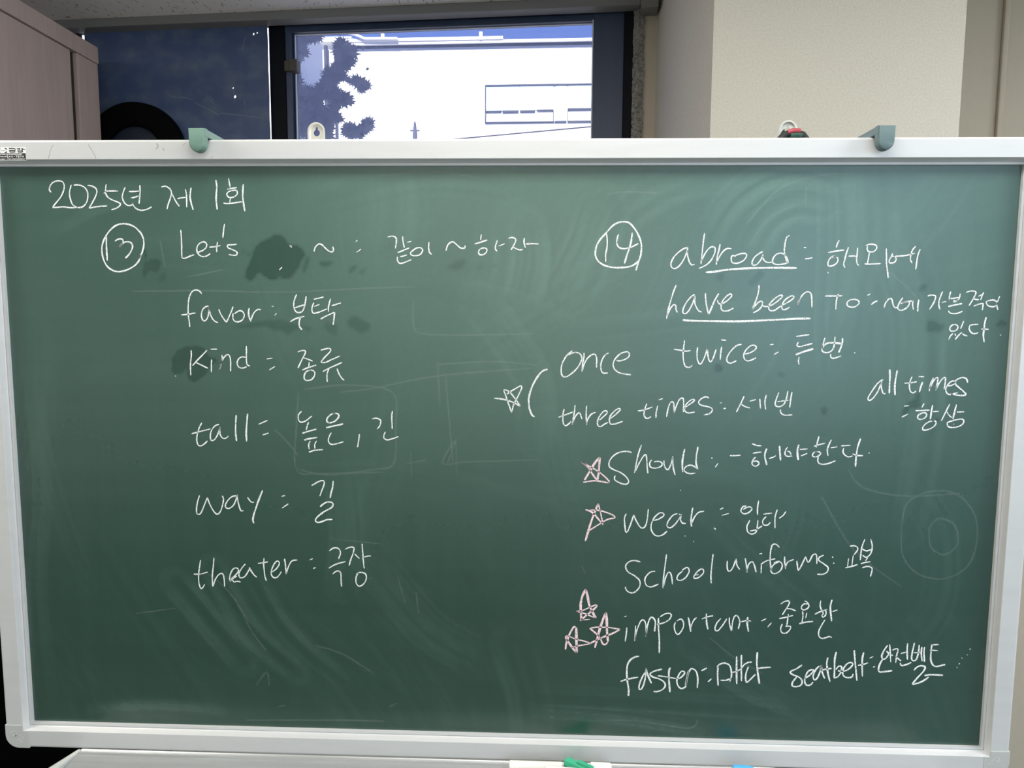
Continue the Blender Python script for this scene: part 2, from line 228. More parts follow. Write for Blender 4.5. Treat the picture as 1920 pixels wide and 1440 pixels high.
# ------------------------------------------------------------------ measured on the board, in tenths of a millimetre from its middle
CHALK = [
    ('2025년 at the top left', 'w', '-6361,3799 -6385,3830 -6372,3884 -6325,3938 -6251,3958 -6191,3946 -6166,3899 -6179,3822 -6224,3737 -6285,3667 -6351,3593;-6355,3585 -6273,3590 -6192,3596 -6111,3585 -6014,3585;-6061,3902 -6084,3838 -6095,3776 -6085,3698 -6057,3628 -5997,3590 -5933,3590 -5882,3621 -5843,3683 -5829,3760 -5842,3830 -5884,3876 -5948,3899 -6029,3899;-5827,3896 -5771,3887 -5716,3860 -5694,3814 -5717,3745 -5767,3659 -5823,3577;-5823,3577 -5738,3593 -5641,3605 -5556,3608;-5554,3911 -5566,3853 -5570,3791 -5545,3737 -5483,3695 -5411,3667 -5361,3639 -5382,3605 -5440,3571 -5498,3556;-5596,3783 -5557,3814 -5484,3817 -5388,3817;-5282,3868 -5311,3806 -5330,3744 -5322,3690 -5292,3639 -5245,3613 -5204,3621 -5163,3649;-5163,3649 -5178,3628 -5150,3582 -5095,3553 -5038,3549 -4973,3566 -4912,3596;-5231,3809 -5163,3809 -5079,3817;-5207,3721 -5151,3729 -5089,3752;-5070,3898 -5069,3821 -5078,3729 -5094,3639'),
    ('제 after 2025년', 'w', '-4762,3870 -4710,3883 -4663,3867 -4625,3829 -4619,3783 -4638,3713 -4670,3636 -4692,3562;-4611,3783 -4589,3729 -4552,3659 -4511,3602;-4534,3710 -4477,3721 -4413,3729;-4416,3844 -4403,3775 -4403,3682 -4406,3590;w1.2:-4331,3864 -4346,3790 -4352,3721 -4336,3636 -4314,3553'),
    ('1회 after 제', 'w', 'w1.2:-3973,3966 -3963,3882 -3971,3790 -3979,3713 -3975,3636 -3968,3559;-3792,3992 -3783,3935 -3773,3867;-3818,3839 -3754,3851 -3677,3863;-3683,3828 -3755,3821 -3807,3798 -3824,3767 -3803,3733 -3758,3725 -3710,3741 -3674,3774 -3673,3805 -3683,3828;-3775,3713 -3785,3659;-3876,3651 -3825,3641 -3729,3651 -3609,3667;w1.2:-3581,3909 -3593,3820 -3596,3728 -3586,3636 -3573,3536'),
    ('13 inside a circle', 'w', 'w1.2:-5107,2937 -5101,2905 -5136,2835 -5196,2772 -5280,2724 -5362,2695 -5444,2684 -5525,2704 -5595,2755 -5640,2833 -5663,2928 -5663,3022 -5643,3100 -5598,3186 -5528,3272 -5444,3335 -5362,3358 -5273,3355 -5186,3323 -5116,3265 -5071,3203 -5050,3125 -5054,3039 -5082,2952 -5119,2866;w1.2:-5590,3175 -5595,3085 -5596,2975 -5594,2841;-5468,3113 -5438,3135 -5397,3148 -5357,3140 -5350,3109 -5377,3069 -5411,3030;w1.2:-5411,3030 -5368,3077 -5318,3104 -5261,3104 -5222,3077 -5216,3031 -5244,2968 -5287,2913 -5329,2877'),
    ("Let's", 'w', '-4505,3277 -4502,3196 -4501,3055 -4504,2977 -4503,2880;-4503,2880 -4463,2876 -4398,2902 -4324,2928;-4266,2962 -4201,2986 -4151,3025 -4137,3072 -4164,3106 -4213,3103 -4262,3064 -4284,3009 -4275,2954 -4236,2912 -4188,2900 -4131,2916 -4093,2944;-3980,3106 -3993,3041 -3996,2963;-4100,3033 -4022,3041 -3938,3057;-3870,3360 -3886,3274 -3901,3166;-3703,3076 -3765,3069 -3837,3060 -3830,3026 -3775,3002 -3712,2971 -3701,2940 -3729,2920 -3785,2924 -3825,2932'),
    ("SPECK on the wiped patch after Let's", 'w', '-2946,3059 -2921,3046 -2925,3028;-3102,2715 -3061,2755'),
    ("a wavy dash and a colon after Let's", 'w', '-2596,2975 -2578,3035 -2529,3081 -2482,3072 -2435,3026 -2379,2979 -2331,2974 -2317,3007 -2330,3048;-2003,3110 -1973,3134;-1989,2967 -1925,3012'),
    ('같이', 'w', '-1544,3181 -1493,3191 -1445,3185 -1421,3154 -1424,3102 -1436,3022;-1332,3191 -1327,3121 -1309,3032;-1272,3106 -1210,3121;-1406,2963 -1334,2991 -1235,3032;-1369,2911 -1335,2913 -1274,2932;-1407,2907 -1411,2861 -1383,2818 -1336,2818 -1279,2839 -1212,2865;-1221,2963 -1192,2991 -1135,3028 -1078,3032 -1050,3001 -1070,2954 -1117,2926 -1179,2921 -1217,2939 -1224,2972;-959,3112 -965,3038 -956,2973 -922,2940'),
    ('a wavy dash between 같이 and 하자', 'w', '-720,2992 -701,3057 -663,3103 -616,3113 -560,3067 -513,3030 -457,3030 -451,3067'),
    ('하자', 'w', '-222,3218 -232,3141;-316,3085 -241,3108 -138,3141;-166,3034 -231,3021 -260,2984 -250,2941 -203,2938 -156,2966 -143,3012 -175,3034;3,3138 -20,3068 -25,3021 -1,2983;22,3058 106,3090;161,3164 208,3175 249,3164 261,3133 237,3077 194,3003;218,3050 265,3022 312,3007 359,3009;380,3170 377,3105 396,3035;399,3087 489,3091 582,3087'),
    ('favor', 'w', '-4237,2375 -4271,2414 -4324,2429 -4374,2406 -4413,2342 -4433,2263 -4443,2168 -4444,2072 -4434,1977 -4430,1897;-4549,2072 -4460,2080 -4337,2101;-4139,2198 -4179,2193 -4229,2153 -4251,2089 -4247,2026 -4219,1986 -4178,2010 -4151,2074 -4137,2153 -4139,2198 -4130,2122 -4104,2042 -4065,1987 -4012,1963;-3996,2157 -3972,2091 -3934,2027 -3890,1977 -3861,2028 -3826,2099 -3786,2195;-3791,2100 -3793,2020 -3757,1981 -3701,1981 -3651,2013 -3627,2069 -3640,2112 -3679,2137 -3728,2121 -3770,2092;w1.2:-3552,2175 -3564,2117 -3556,2045 -3531,1982;-3530,2006 -3504,2077 -3462,2133 -3420,2157 -3385,2149'),
    ('부탁', 'w', '-3223,2202 -3197,2202;-3184,2071 -3158,2103;-2860,2373 -2889,2310 -2906,2239 -2902,2176 -2874,2125 -2834,2113 -2785,2132 -2757,2184 -2739,2255 -2724,2347;-2897,2176 -2840,2200 -2751,2224;-2961,1985 -2876,2030 -2755,2061;w1.2:-2815,2050 -2832,1986 -2831,1915 -2795,1872;-2616,2303 -2549,2319 -2471,2338;-2614,2256 -2639,2201 -2645,2145 -2625,2106 -2585,2111 -2521,2130 -2427,2170;-2612,2201 -2534,2233;-2373,2312 -2393,2249 -2407,2186 -2405,2128;-2359,2213 -2294,2234 -2225,2255;-2523,2023 -2442,2067 -2320,2123;w1.2:-2320,2123 -2327,2052 -2343,1941'),
    ('kind', 'w', '-4423,1564 -4423,1484 -4438,1387 -4442,1290 -4442,1201;-4190,1566 -4254,1501 -4330,1428 -4411,1342;-4365,1391 -4292,1356 -4185,1305;-4126,1434 -4133,1341 -4136,1247;-4134,1582 -4042,1583;-3974,1500 -3971,1439 -3990,1366 -4026,1266;-4026,1266 -3989,1374 -3946,1463 -3895,1504 -3863,1488 -3850,1408 -3855,1263;-3620,1466 -3685,1473 -3738,1433 -3753,1376 -3730,1325 -3674,1312 -3616,1332;-3610,1631 -3613,1538 -3616,1425 -3607,1361 -3567,1342;-3320,1447 -3234,1461;-3287,1288 -3201,1340'),
    ('종류', 'w', '-2864,1551 -2807,1571 -2758,1568 -2756,1536 -2793,1464 -2827,1400 -2866,1319;-2777,1467 -2713,1445 -2652,1420;-2702,1409 -2710,1333;-2805,1291 -2715,1328 -2598,1365;-2681,1292 -2741,1272 -2775,1223 -2779,1167 -2744,1140 -2679,1152 -2634,1201 -2623,1257 -2652,1286 -2700,1292;-2532,1578 -2467,1597 -2403,1603 -2384,1582 -2412,1539 -2478,1474 -2533,1405;-2533,1405 -2471,1402 -2390,1438 -2249,1500;-2506,1271 -2408,1323 -2225,1404;-2417,1310 -2446,1234 -2445,1122;-2299,1316 -2273,1244 -2234,1180 -2197,1148'),
    ('SPECK below kind', 'w', '-4676,1188 -4659,1188'),
    ('tall', 'w', '-4307,505 -4352,420 -4383,320 -4390,239 -4370,175 -4325,167 -4269,204 -4232,240;-4464,343 -4345,375 -4180,418;-4050,486 -4105,468 -4162,404 -4187,313 -4177,250 -4140,251 -4093,305 -4054,396 -4037,450 -4044,405 -4038,333 -4003,283 -3958,284 -3920,316;w1.2:-3793,624 -3803,516 -3810,372 -3800,242;w1.3:-3624,647 -3639,518 -3653,374 -3651,238;-3468,493 -3335,552;-3412,337 -3324,367'),
    ('높은', 'w', '-2829,692 -2874,643 -2881,589 -2863,541 -2823,531 -2760,560 -2678,627;-2730,537 -2753,474 -2769,411;w1.2:-2827,369 -2737,399 -2618,431;w1.2:-2803,270 -2721,291 -2609,310;-2713,259 -2738,195 -2728,136;-2618,260 -2648,205 -2644,142;-2735,92 -2653,119 -2527,131;w1.2:-2334,666 -2400,648 -2455,594 -2461,549 -2420,528 -2348,550 -2294,604 -2287,649 -2328,666 -2382,653;w1.3:-2475,456 -2359,482 -2224,512;-2400,385 -2437,316 -2444,253 -2409,212 -2337,218 -2223,252'),
    ('긴 after a comma', 'w', '-1989,366 -2004,267 -2020,173;-1803,592 -1741,601 -1682,579 -1676,540 -1694,486 -1730,444;-1503,711 -1515,613 -1511,524 -1510,449;-1610,406 -1632,352 -1629,308 -1584,287 -1522,300 -1418,337'),
    ('way', 'w', '-4381,-575 -4413,-667 -4433,-768 -4433,-844 -4404,-865 -4366,-834 -4320,-733 -4266,-606;-4266,-606 -4236,-698 -4181,-806 -4125,-856 -4073,-804 -4036,-695 -4025,-619 -4043,-575;-3824,-575 -3891,-584 -3959,-644 -3998,-711 -3993,-753 -3947,-766 -3887,-726 -3843,-650 -3820,-555;-3820,-555 -3810,-650 -3788,-750 -3765,-800 -3731,-794;-3664,-592 -3635,-639 -3603,-668 -3570,-663;w1.3:-3437,-486 -3494,-620 -3544,-754 -3584,-872 -3595,-948 -3578,-985;-3157,-573 -3103,-556;-3153,-748 -3060,-683'),
    ('길', 'w', '-2709,-405 -2613,-349 -2546,-327 -2517,-348 -2532,-414 -2563,-489 -2589,-560;w1.2:-2387,-330 -2397,-421 -2419,-504 -2437,-587;w1.2:-2588,-719 -2529,-669 -2471,-646 -2413,-653 -2398,-695 -2431,-737 -2523,-788 -2615,-857 -2661,-916 -2642,-954 -2584,-948 -2493,-913 -2410,-907'),
    ('theater', 'w', '-4402,-1559 -4422,-1658 -4441,-1778 -4443,-1898 -4426,-1975 -4407,-1997 -4375,-1966 -4357,-1927;-4516,-1776 -4418,-1774 -4303,-1741;-4199,-1518 -4215,-1654 -4234,-1791 -4237,-1963;-4232,-1963 -4194,-1859 -4141,-1781 -4090,-1755 -4063,-1797 -4055,-1874 -4055,-1959;-3958,-1846 -3898,-1794 -3845,-1733 -3836,-1690 -3868,-1668 -3920,-1692 -3961,-1769 -3975,-1846 -3959,-1880;-3976,-1872 -3916,-1828 -3864,-1793;-3967,-1858 -3925,-1862 -3909,-1888 -3867,-1873 -3833,-1878 -3808,-1886;-3727,-1603 -3785,-1672 -3829,-1750 -3823,-1809 -3784,-1820 -3730,-1782 -3673,-1687;w1.2:-3672,-1658 -3644,-1712 -3603,-1771 -3563,-1804;-3445,-1508 -3453,-1606 -3446,-1725 -3437,-1802 -3417,-1861;-3540,-1594 -3456,-1581 -3388,-1566;-3334,-1723 -3266,-1671 -3223,-1610 -3221,-1565 -3251,-1552 -3298,-1603 -3339,-1698 -3341,-1766 -3303,-1808 -3253,-1798 -3210,-1746 -3192,-1712;w1.2:-3137,-1515 -3126,-1617 -3118,-1750;-3118,-1744 -3081,-1633 -3038,-1556 -2996,-1535 -2946,-1532;-2763,-1526 -2712,-1504;-2712,-1657 -2674,-1639'),
    ('극장', 'w', '-2466,-1385 -2410,-1342 -2352,-1336 -2311,-1365 -2301,-1424 -2331,-1504;-2479,-1647 -2374,-1586 -2227,-1541;-2423,-1736 -2376,-1696 -2334,-1687 -2301,-1720 -2298,-1822 -2293,-1924;-2229,-1355 -2170,-1326 -2112,-1320 -2096,-1345 -2114,-1421 -2149,-1514 -2175,-1603;-2089,-1420 -2057,-1454 -2016,-1495;-1976,-1267 -1969,-1376 -1962,-1511 -1949,-1643;-1949,-1468 -1891,-1451 -1845,-1450;-2036,-1703 -2070,-1767 -2076,-1852 -2047,-1906 -2006,-1910 -1955,-1867 -1921,-1798 -1928,-1730 -1970,-1706 -2027,-1703 -2069,-1730'),
    ('14 inside a circle', 'w', 'w1.2:1969,2855 1921,2808 1845,2777 1752,2765 1644,2765 1535,2784 1442,2830 1386,2899 1374,2976 1391,3067 1444,3159 1527,3251 1602,3334 1678,3380 1762,3395 1839,3376 1902,3312 1958,3228 1999,3130 2013,3038 2003,2931 1974,2839 1943,2724;1524,3228 1536,3144 1534,3037 1517,2945 1522,2841;1689,3220 1670,3144 1672,3091 1700,3045 1762,3025 1854,3041 1915,3068 1969,3096;w1.2:1881,3244 1871,3145 1847,3038 1811,2931 1782,2820'),
    ('abroad, underlined', 'w', '2661,3047 2592,3024 2517,2971 2458,2902 2426,2825 2438,2772 2477,2753 2538,2787 2597,2872 2640,2979 2653,3055;2646,3009 2653,2933 2682,2841 2714,2806 2755,2814;2876,3240 2865,3131 2854,2994 2841,2819;2843,2857 2886,2949 2937,3025 2989,3055 3028,3033 3023,2964 2980,2873 2913,2804 2815,2757;3095,3094 3082,3010 3062,2919 3051,2804;3057,2842 3100,2934 3159,3010 3211,3033 3253,3026;3299,2934 3261,2927 3255,2873 3279,2835 3348,2831 3423,2866 3464,2927 3450,2962 3389,2962 3321,2938 3299,2919;3685,2989 3640,2966 3574,2912 3542,2844 3555,2806 3601,2810 3659,2874 3691,2951;3680,2935 3697,2882 3744,2844 3813,2844;3999,2944 3937,2969 3869,2951 3826,2890 3828,2837 3875,2814 3951,2817 4033,2837;4040,3209 4003,3186 3984,3103 3977,3012 3991,2936 4017,2860 4036,2842 4024,2891 3999,2936;w1.4:2912,2704 3031,2712 3183,2736 3412,2756 3641,2765 3869,2768 4158,2766;4240,3046 4278,3046;4265,2892 4319,2897 4365,2909'),
    ('해외에', 'w', '4718,3147 4696,3101 4683,3047;4576,2978 4677,2998 4791,3014;4699,2917 4639,2926 4598,2889 4579,2834 4590,2798 4633,2796 4686,2823 4714,2865 4706,2908 4657,2922 4616,2901;4849,3056 4824,2969 4806,2884 4795,2817 4815,2774;4856,2930 4904,2932 4956,2933;4973,3047 4972,2969 4966,2896 4976,2830 5001,2805;5081,3072 5119,3090 5179,3093 5225,3072 5230,3036 5202,3000 5160,2987 5117,2999 5100,3036 5108,3066;5134,2975 5128,2909 5115,2830;5079,2826 5157,2822 5299,2831;5362,3036 5368,2934 5376,2825 5394,2728 5409,2633;5450,2972 5440,2934 5413,2885 5409,2849 5439,2837 5481,2849 5502,2892 5482,2928 5446,2928;5470,2928 5548,2934 5644,2944 5750,2973;5756,3067 5717,3019 5697,2946 5695,2886 5722,2838;5818,3029 5793,2947 5783,2862 5775,2753;4580,2703 4595,2703'),
    ('have been, underlined', 'w', '2508,2528 2472,2435 2437,2311 2406,2187 2385,2055;2396,2094 2432,2195 2477,2250 2508,2242 2514,2188 2534,2145;2766,2398 2713,2359 2654,2282 2613,2196 2612,2142 2643,2127 2688,2166 2739,2267 2771,2382;2774,2375 2769,2298 2786,2236 2827,2174 2871,2151;2915,2414 2923,2314 2941,2221 2968,2116;w1.2:2968,2116 3010,2222 3053,2330 3099,2410;3084,2322 3101,2276 3147,2269 3223,2315 3279,2377 3265,2405 3220,2385 3161,2315 3136,2230 3158,2176 3212,2168 3266,2184 3311,2211;3651,2532 3647,2440 3621,2332 3565,2181;3565,2181 3616,2255 3668,2302 3703,2302 3704,2248 3657,2186 3582,2144;3708,2248 3763,2233 3853,2264 3942,2334 3978,2383 3947,2392 3880,2349 3814,2280 3794,2218 3818,2179 3872,2180 3932,2219 3976,2257;3976,2250 4036,2281 4103,2327 4139,2366 4115,2384 4063,2365 4004,2311 3976,2242 3986,2196 4032,2196 4084,2227;4191,2240 4200,2304 4223,2358;4191,2240 4217,2335 4267,2412 4319,2440 4365,2420 4381,2351 4390,2225;w1.4:2614,2046 2661,2034 2940,2028 3402,2027 3862,2048 4168,2066 4381,2071'),
    ('to after have been', 'w', '4562,2383 4671,2383 4800,2387;4743,2414 4720,2322 4719,2192;4916,2339 4870,2300 4875,2254 4922,2231 4982,2239 5033,2286 5016,2324 4962,2339 4902,2326;5141,2395 5179,2416;5199,2267 5234,2298 5281,2321'),
    ('~에', 'w', '5377,2227 5392,2289 5425,2338 5461,2356 5481,2326 5503,2253 5535,2222 5552,2241;5623,2366 5585,2302 5562,2241 5566,2210 5603,2192 5651,2204 5697,2241 5718,2297 5681,2302 5621,2296 5604,2278;5615,2296 5681,2309 5753,2321 5776,2327;5764,2333 5762,2266 5778,2199;w1.2:5842,2340 5834,2267 5836,2175'),
    ('가본', 'w', '5959,2389 6001,2402 6055,2396 6068,2378 6054,2317 6028,2261 5995,2206;6158,2451 6134,2390 6117,2317 6118,2256 6136,2204;6158,2299 6193,2311 6217,2311;6268,2452 6254,2397 6252,2336;6396,2425 6390,2367 6366,2336 6306,2324;6268,2357 6316,2360 6381,2373;6317,2342 6313,2312 6343,2318 6371,2342;w1.2:6245,2247 6334,2269 6431,2288;6253,2189 6275,2159 6330,2149 6390,2157 6442,2184'),
    ('적이', 'w', '6473,2440 6526,2459 6579,2459 6608,2441 6590,2386 6559,2319 6525,2260;6574,2362 6617,2344 6653,2344;6712,2444 6692,2393 6678,2338;6644,2386 6696,2417;6587,2252 6646,2277 6711,2289 6713,2259 6709,2198;6786,2332 6757,2314 6766,2277 6803,2253 6858,2247 6898,2272 6902,2302 6870,2333 6821,2338 6774,2326;6931,2394 6911,2333 6901,2266 6921,2201'),
    ('있다 at the right edge', 'w', '6351,2002 6310,1987 6288,1950 6297,1913 6334,1908 6375,1920 6397,1957 6382,1990 6340,2000;6469,2050 6449,1988 6434,1941;6333,1877 6302,1840 6278,1790;6360,1875 6374,1843;6455,1892 6410,1847 6368,1791;6463,1872 6494,1853 6531,1841;6551,1989 6605,1999 6670,2004;6557,1991 6548,1946 6569,1903 6607,1876 6643,1876 6678,1891;6711,1941 6765,1939 6813,1935;w1.2:6768,2103 6754,2014 6749,1916 6748,1843 6766,1757;6969,1856 6990,1859'),
    ('once', 'w', '1074,1598 1024,1560 987,1521 944,1445 920,1369 921,1274 947,1230 991,1226 1060,1269 1134,1339 1184,1416 1208,1492 1188,1548 1137,1573 1074,1566 999,1530;1238,1570 1236,1492 1221,1416 1210,1302;1217,1315 1240,1403 1283,1486 1339,1537 1389,1550 1415,1506 1418,1430 1417,1361;1589,1570 1539,1545 1497,1475 1477,1393 1487,1317 1519,1282 1579,1286;1697,1468 1742,1458 1816,1481 1866,1516 1877,1560 1851,1587 1808,1584 1740,1552 1672,1476 1652,1400 1675,1337 1732,1294 1808,1275 1906,1262'),
    ('BRACKET', 'w', 'w1.3:724,1330 661,1310 599,1246 536,1144 487,1028 462,913 463,811 483,727 515,664 547,651'),
    ('STAR', 'w', 'w1.1:-34,908 42,903 144,884 246,847 342,797;342,797 271,898 188,1000 124,1031 99,1025;99,1025 131,948 170,833 215,705;215,705 246,821 297,924 347,1027 359,1072 340,1091 283,1058 207,1013 144,968'),
    ('three', 'w', '969,765 953,700 951,610 962,546 994,523 1038,553 1069,586;884,642 973,675 1092,721;1123,824 1114,728 1100,638 1086,537;1088,554 1125,651 1169,709 1194,703 1207,664 1225,620;1287,813 1282,729 1284,640 1292,537;1291,556 1309,627 1353,692 1390,711 1418,721;1474,610 1530,662 1580,713 1567,743 1523,732 1467,654 1443,577 1457,526 1495,516 1545,553 1595,579;1619,630 1682,676 1744,734 1768,766 1743,779 1687,746 1625,669 1613,605 1633,554 1684,554 1747,574 1803,594'),
    ('times after three', 'w', '2139,852 2112,772 2104,692 2134,642 2174,648 2203,669;2014,747 2102,761 2219,807;2293,823 2276,733 2272,650;2305,909 2363,927;2423,665 2436,755 2463,855 2501,885 2522,835 2525,726;2525,726 2561,836 2598,916 2646,936 2658,867 2658,737;2660,787 2728,838 2804,898 2799,922 2745,901 2688,837 2675,767 2711,728 2770,729 2818,739;3013,940 2968,959 2901,929 2867,879 2903,839 2992,820 3061,791 3053,742 3005,711 2947,701;3166,872 3191,878;3221,793 3256,799'),
    ('세번', 'w', '3503,974 3476,905 3440,825 3404,745;3458,865 3518,826 3591,807;3583,902 3669,926;3723,937 3730,868 3739,798;3812,997 3797,898 3811,785;3985,1032 3947,909 3944,850 3994,827 4060,861 4095,950 4110,1053;3971,900 4125,921;4168,1040 4154,931 4145,816;4015,787 4026,742 4076,709 4188,714'),
    ('twice', 'w', '2643,1755 2638,1669 2630,1575 2640,1465 2664,1394 2709,1374 2747,1387 2762,1411;2499,1629 2577,1618 2671,1603 2733,1613;2832,1658 2824,1576 2833,1482 2870,1420 2908,1467 2944,1561 2967,1648;2967,1648 2975,1562 2993,1483 3020,1455 3054,1515 3089,1633;3165,1672 3155,1579 3151,1485;3154,1766 3227,1759;3442,1706 3365,1682 3291,1603 3244,1517 3249,1462 3289,1439 3335,1452 3376,1474;3493,1569 3569,1590 3637,1637 3643,1676 3604,1694 3551,1675 3492,1605 3476,1534 3504,1484 3558,1475 3649,1517;3835,1701 3885,1709;3897,1565 3954,1603'),
    ('두번', 'w', '4191,1820 4282,1833 4373,1847;4225,1742 4208,1695 4243,1677 4319,1696 4422,1725;w1.5:4194,1563 4292,1603 4436,1650;4246,1532 4237,1477 4250,1428;4590,1804 4570,1729 4554,1644 4576,1605 4622,1597 4675,1613 4711,1660 4723,1730 4726,1820;w1.4:4551,1659 4609,1722 4715,1733 4830,1723;w1.2:4831,1801 4830,1731 4811,1661 4786,1599;4680,1582 4682,1536 4711,1517 4756,1528 4824,1552;5000,1597 5016,1597'),
    ('all', 'w', '5421,1223 5390,1212 5339,1162 5279,1069 5231,980 5227,942 5255,931 5301,970 5355,1058 5397,1174;5401,1207 5399,1135 5413,1070 5437,1026 5464,1032;w1.2:5501,1371 5510,1257 5512,1137 5514,1032;w1.3:5606,1356 5591,1247 5585,1126 5596,1006'),
    ('times after all', 'w', '5814,1270 5791,1205 5785,1128 5805,1063 5843,1041 5879,1069;5712,1177 5787,1181 5882,1200;w1.2:5962,1195 5940,1119 5928,1055;5904,1271 5979,1270;6108,1257 6075,1174 6061,1065;6064,1098 6096,1186 6140,1251 6168,1257 6165,1186 6150,1082;6150,1093 6192,1186 6241,1252 6272,1258 6272,1176 6262,1094;6301,1146 6354,1150 6395,1172 6404,1205 6371,1215 6325,1182 6287,1116 6296,1056 6335,1024 6393,1035 6456,1052;w1.1:6580,1190 6560,1244 6522,1263 6464,1254 6413,1216 6411,1177 6451,1134 6518,1080 6566,1031 6538,1013 6459,1014 6351,1035'),
    ('항상', 'w', '5726,853 5795,862;5706,696 5750,721 5789,741;6002,894 5976,839;5890,791 5981,795 6083,802;5984,751 5937,734 5923,690 5957,668 6010,680 6045,719 6037,757 5994,762 5946,751;w1.2:6121,874 6110,791 6101,670;6132,780 6209,786;6161,654 6087,636 6026,591 6002,536 6025,516 6083,526 6151,565 6185,615 6167,648 6119,650;6355,892 6322,815 6290,738 6253,649;6325,777 6354,733 6392,700;w1.2:6446,882 6430,794 6411,678;6458,778 6559,782;6334,628 6397,651 6481,674 6545,677 6563,642 6539,597 6467,565 6387,560 6348,578 6334,628;6421,605 6434,605'),
    ('PINK beside the word should', 'p', 'w2:1272,-266 1341,-148 1415,-17 1484,68;w1.8:1488,68 1482,-29 1475,-146 1458,-264;w1.5:1458,-270 1392,-187 1314,-70 1224,0;w1.3:1224,0 1314,-51 1442,-121 1546,-197 1624,-275 1618,-303;w1.4:1618,-303 1509,-283 1407,-275 1254,-299'),
    ('should', 'w', '1939,145 1882,161 1806,156 1718,123 1649,57 1619,-14 1633,-73 1697,-111 1787,-149 1864,-206 1906,-271 1886,-313 1828,-317 1751,-286 1702,-247 1711,-195;2076,257 2035,120 2012,4 1986,-152;1990,-139 2044,-22 2105,89 2143,115 2157,44 2166,-59 2178,-156;2227,45 2200,-7 2210,-58 2255,-77 2324,-70 2374,-37 2373,2 2328,21 2259,13;2401,37 2408,-30 2432,-81 2464,-97 2495,-42 2518,36 2528,120;2528,120 2528,23 2540,-80 2568,-173;w1.3:2692,206 2674,103 2664,-1 2674,-130;2851,-141 2788,-152 2725,-136 2692,-97 2722,-45 2785,-28 2842,-50 2887,-88;w1.2:2880,241 2862,118 2859,2 2887,-88;3071,82 3090,78;3132,-53 3172,6'),
    ('-하야한다', 'w', '3334,118 3409,119 3484,126;3640,297 3698,272 3773,264;3658,156 3720,168 3776,175;3698,103 3662,58 3649,6 3678,-26 3715,-28 3746,1 3738,33 3694,45 3657,25;w1.2:3849,227 3827,156 3830,92 3859,-11;3886,82 3936,100 3982,126;w1.4:4026,268 4035,184 4050,56;4142,250 4112,205 4109,147 4141,119 4185,120 4189,154 4169,186 4138,192;4177,148 4210,116;w1.4:4296,290 4280,213 4286,136 4299,66;4311,220 4423,228;4334,127 4419,164;4572,411 4555,331 4540,248;4508,267 4588,294 4664,314;4568,188 4512,178 4493,132 4528,114 4583,134 4608,172 4574,189 4518,180;4748,366 4718,295 4697,218 4713,131;4745,247 4837,265;4577,121 4571,63 4594,22 4657,10 4737,27 4822,64;4886,278 4954,283 5016,289;4925,249 4918,189 4949,145 5000,120 5054,136;w1.2:5153,387 5122,275 5106,147 5102,-20;5053,165 5116,144 5200,141;5275,181 5290,180'),
    ('SPECK below should', 'w', '2646,-397 2659,-400'),
    ('PINK beside the word wear', 'p', 'w1.9:1299,-1169 1339,-1020 1395,-828 1476,-611;w1.2:1476,-606 1511,-740 1552,-921;w1.6:1548,-921 1479,-835 1394,-742 1292,-700;w1.3:1359,-708 1477,-709 1596,-738 1697,-780 1723,-819;w1.3:1723,-819 1614,-842 1498,-913 1348,-1015'),
    ('wear', 'w', '1881,-751 1858,-821 1865,-924 1879,-1020 1904,-1019 1936,-941 1991,-767;1991,-767 2026,-853 2079,-938 2121,-963 2162,-928 2185,-833 2198,-677;2253,-849 2336,-830 2418,-777 2414,-739 2359,-735 2285,-805 2246,-901 2248,-987 2291,-1056 2351,-1076 2417,-1054 2474,-1001;2618,-740 2552,-766 2487,-854 2472,-923 2507,-952 2564,-922 2637,-825 2676,-747;2635,-748 2669,-765 2662,-825 2688,-876 2739,-884;w1.2:2832,-650 2818,-754 2813,-840 2824,-929;2822,-883 2861,-787 2917,-718 2997,-699;3144,-941 3172,-963;3220,-670 3268,-643;3251,-755 3350,-725'),
    ('SPECK below wear', 'w', '2728,-1069 2741,-1069;2852,-1147 2864,-1147'),
    ('입다', 'w', '3595,-613 3545,-622 3518,-691 3566,-728 3632,-706 3676,-654 3645,-624 3588,-638 3550,-665;3765,-530 3753,-636 3757,-742;3652,-818 3614,-913 3626,-990 3677,-1024 3734,-1006 3757,-945 3765,-816;3658,-978 3741,-959 3830,-901;3839,-729 3963,-710;3882,-762 3835,-823 3846,-883 3904,-887 3944,-847;4035,-657 4007,-769 4013,-932;4065,-785 4121,-741 4157,-681'),
    ('school', 'w', '2104,-1469 2024,-1448 1941,-1465 1890,-1531 1923,-1617 2029,-1681 2100,-1755 2092,-1854 2014,-1931 1940,-1922 1897,-1879 1896,-1846;2320,-1603 2247,-1618 2176,-1710 2189,-1808 2263,-1839 2371,-1794;2476,-1347 2460,-1510 2443,-1683 2437,-1858;2441,-1836 2469,-1705 2508,-1617 2540,-1627 2563,-1703 2572,-1794;2716,-1591 2655,-1647 2636,-1712 2689,-1733 2761,-1688 2810,-1590 2777,-1536 2705,-1581;2947,-1641 2885,-1653 2886,-1697 2948,-1685 3018,-1607 2996,-1554 2935,-1587 2885,-1653;3144,-1329 3133,-1476 3124,-1649 3132,-1768'),
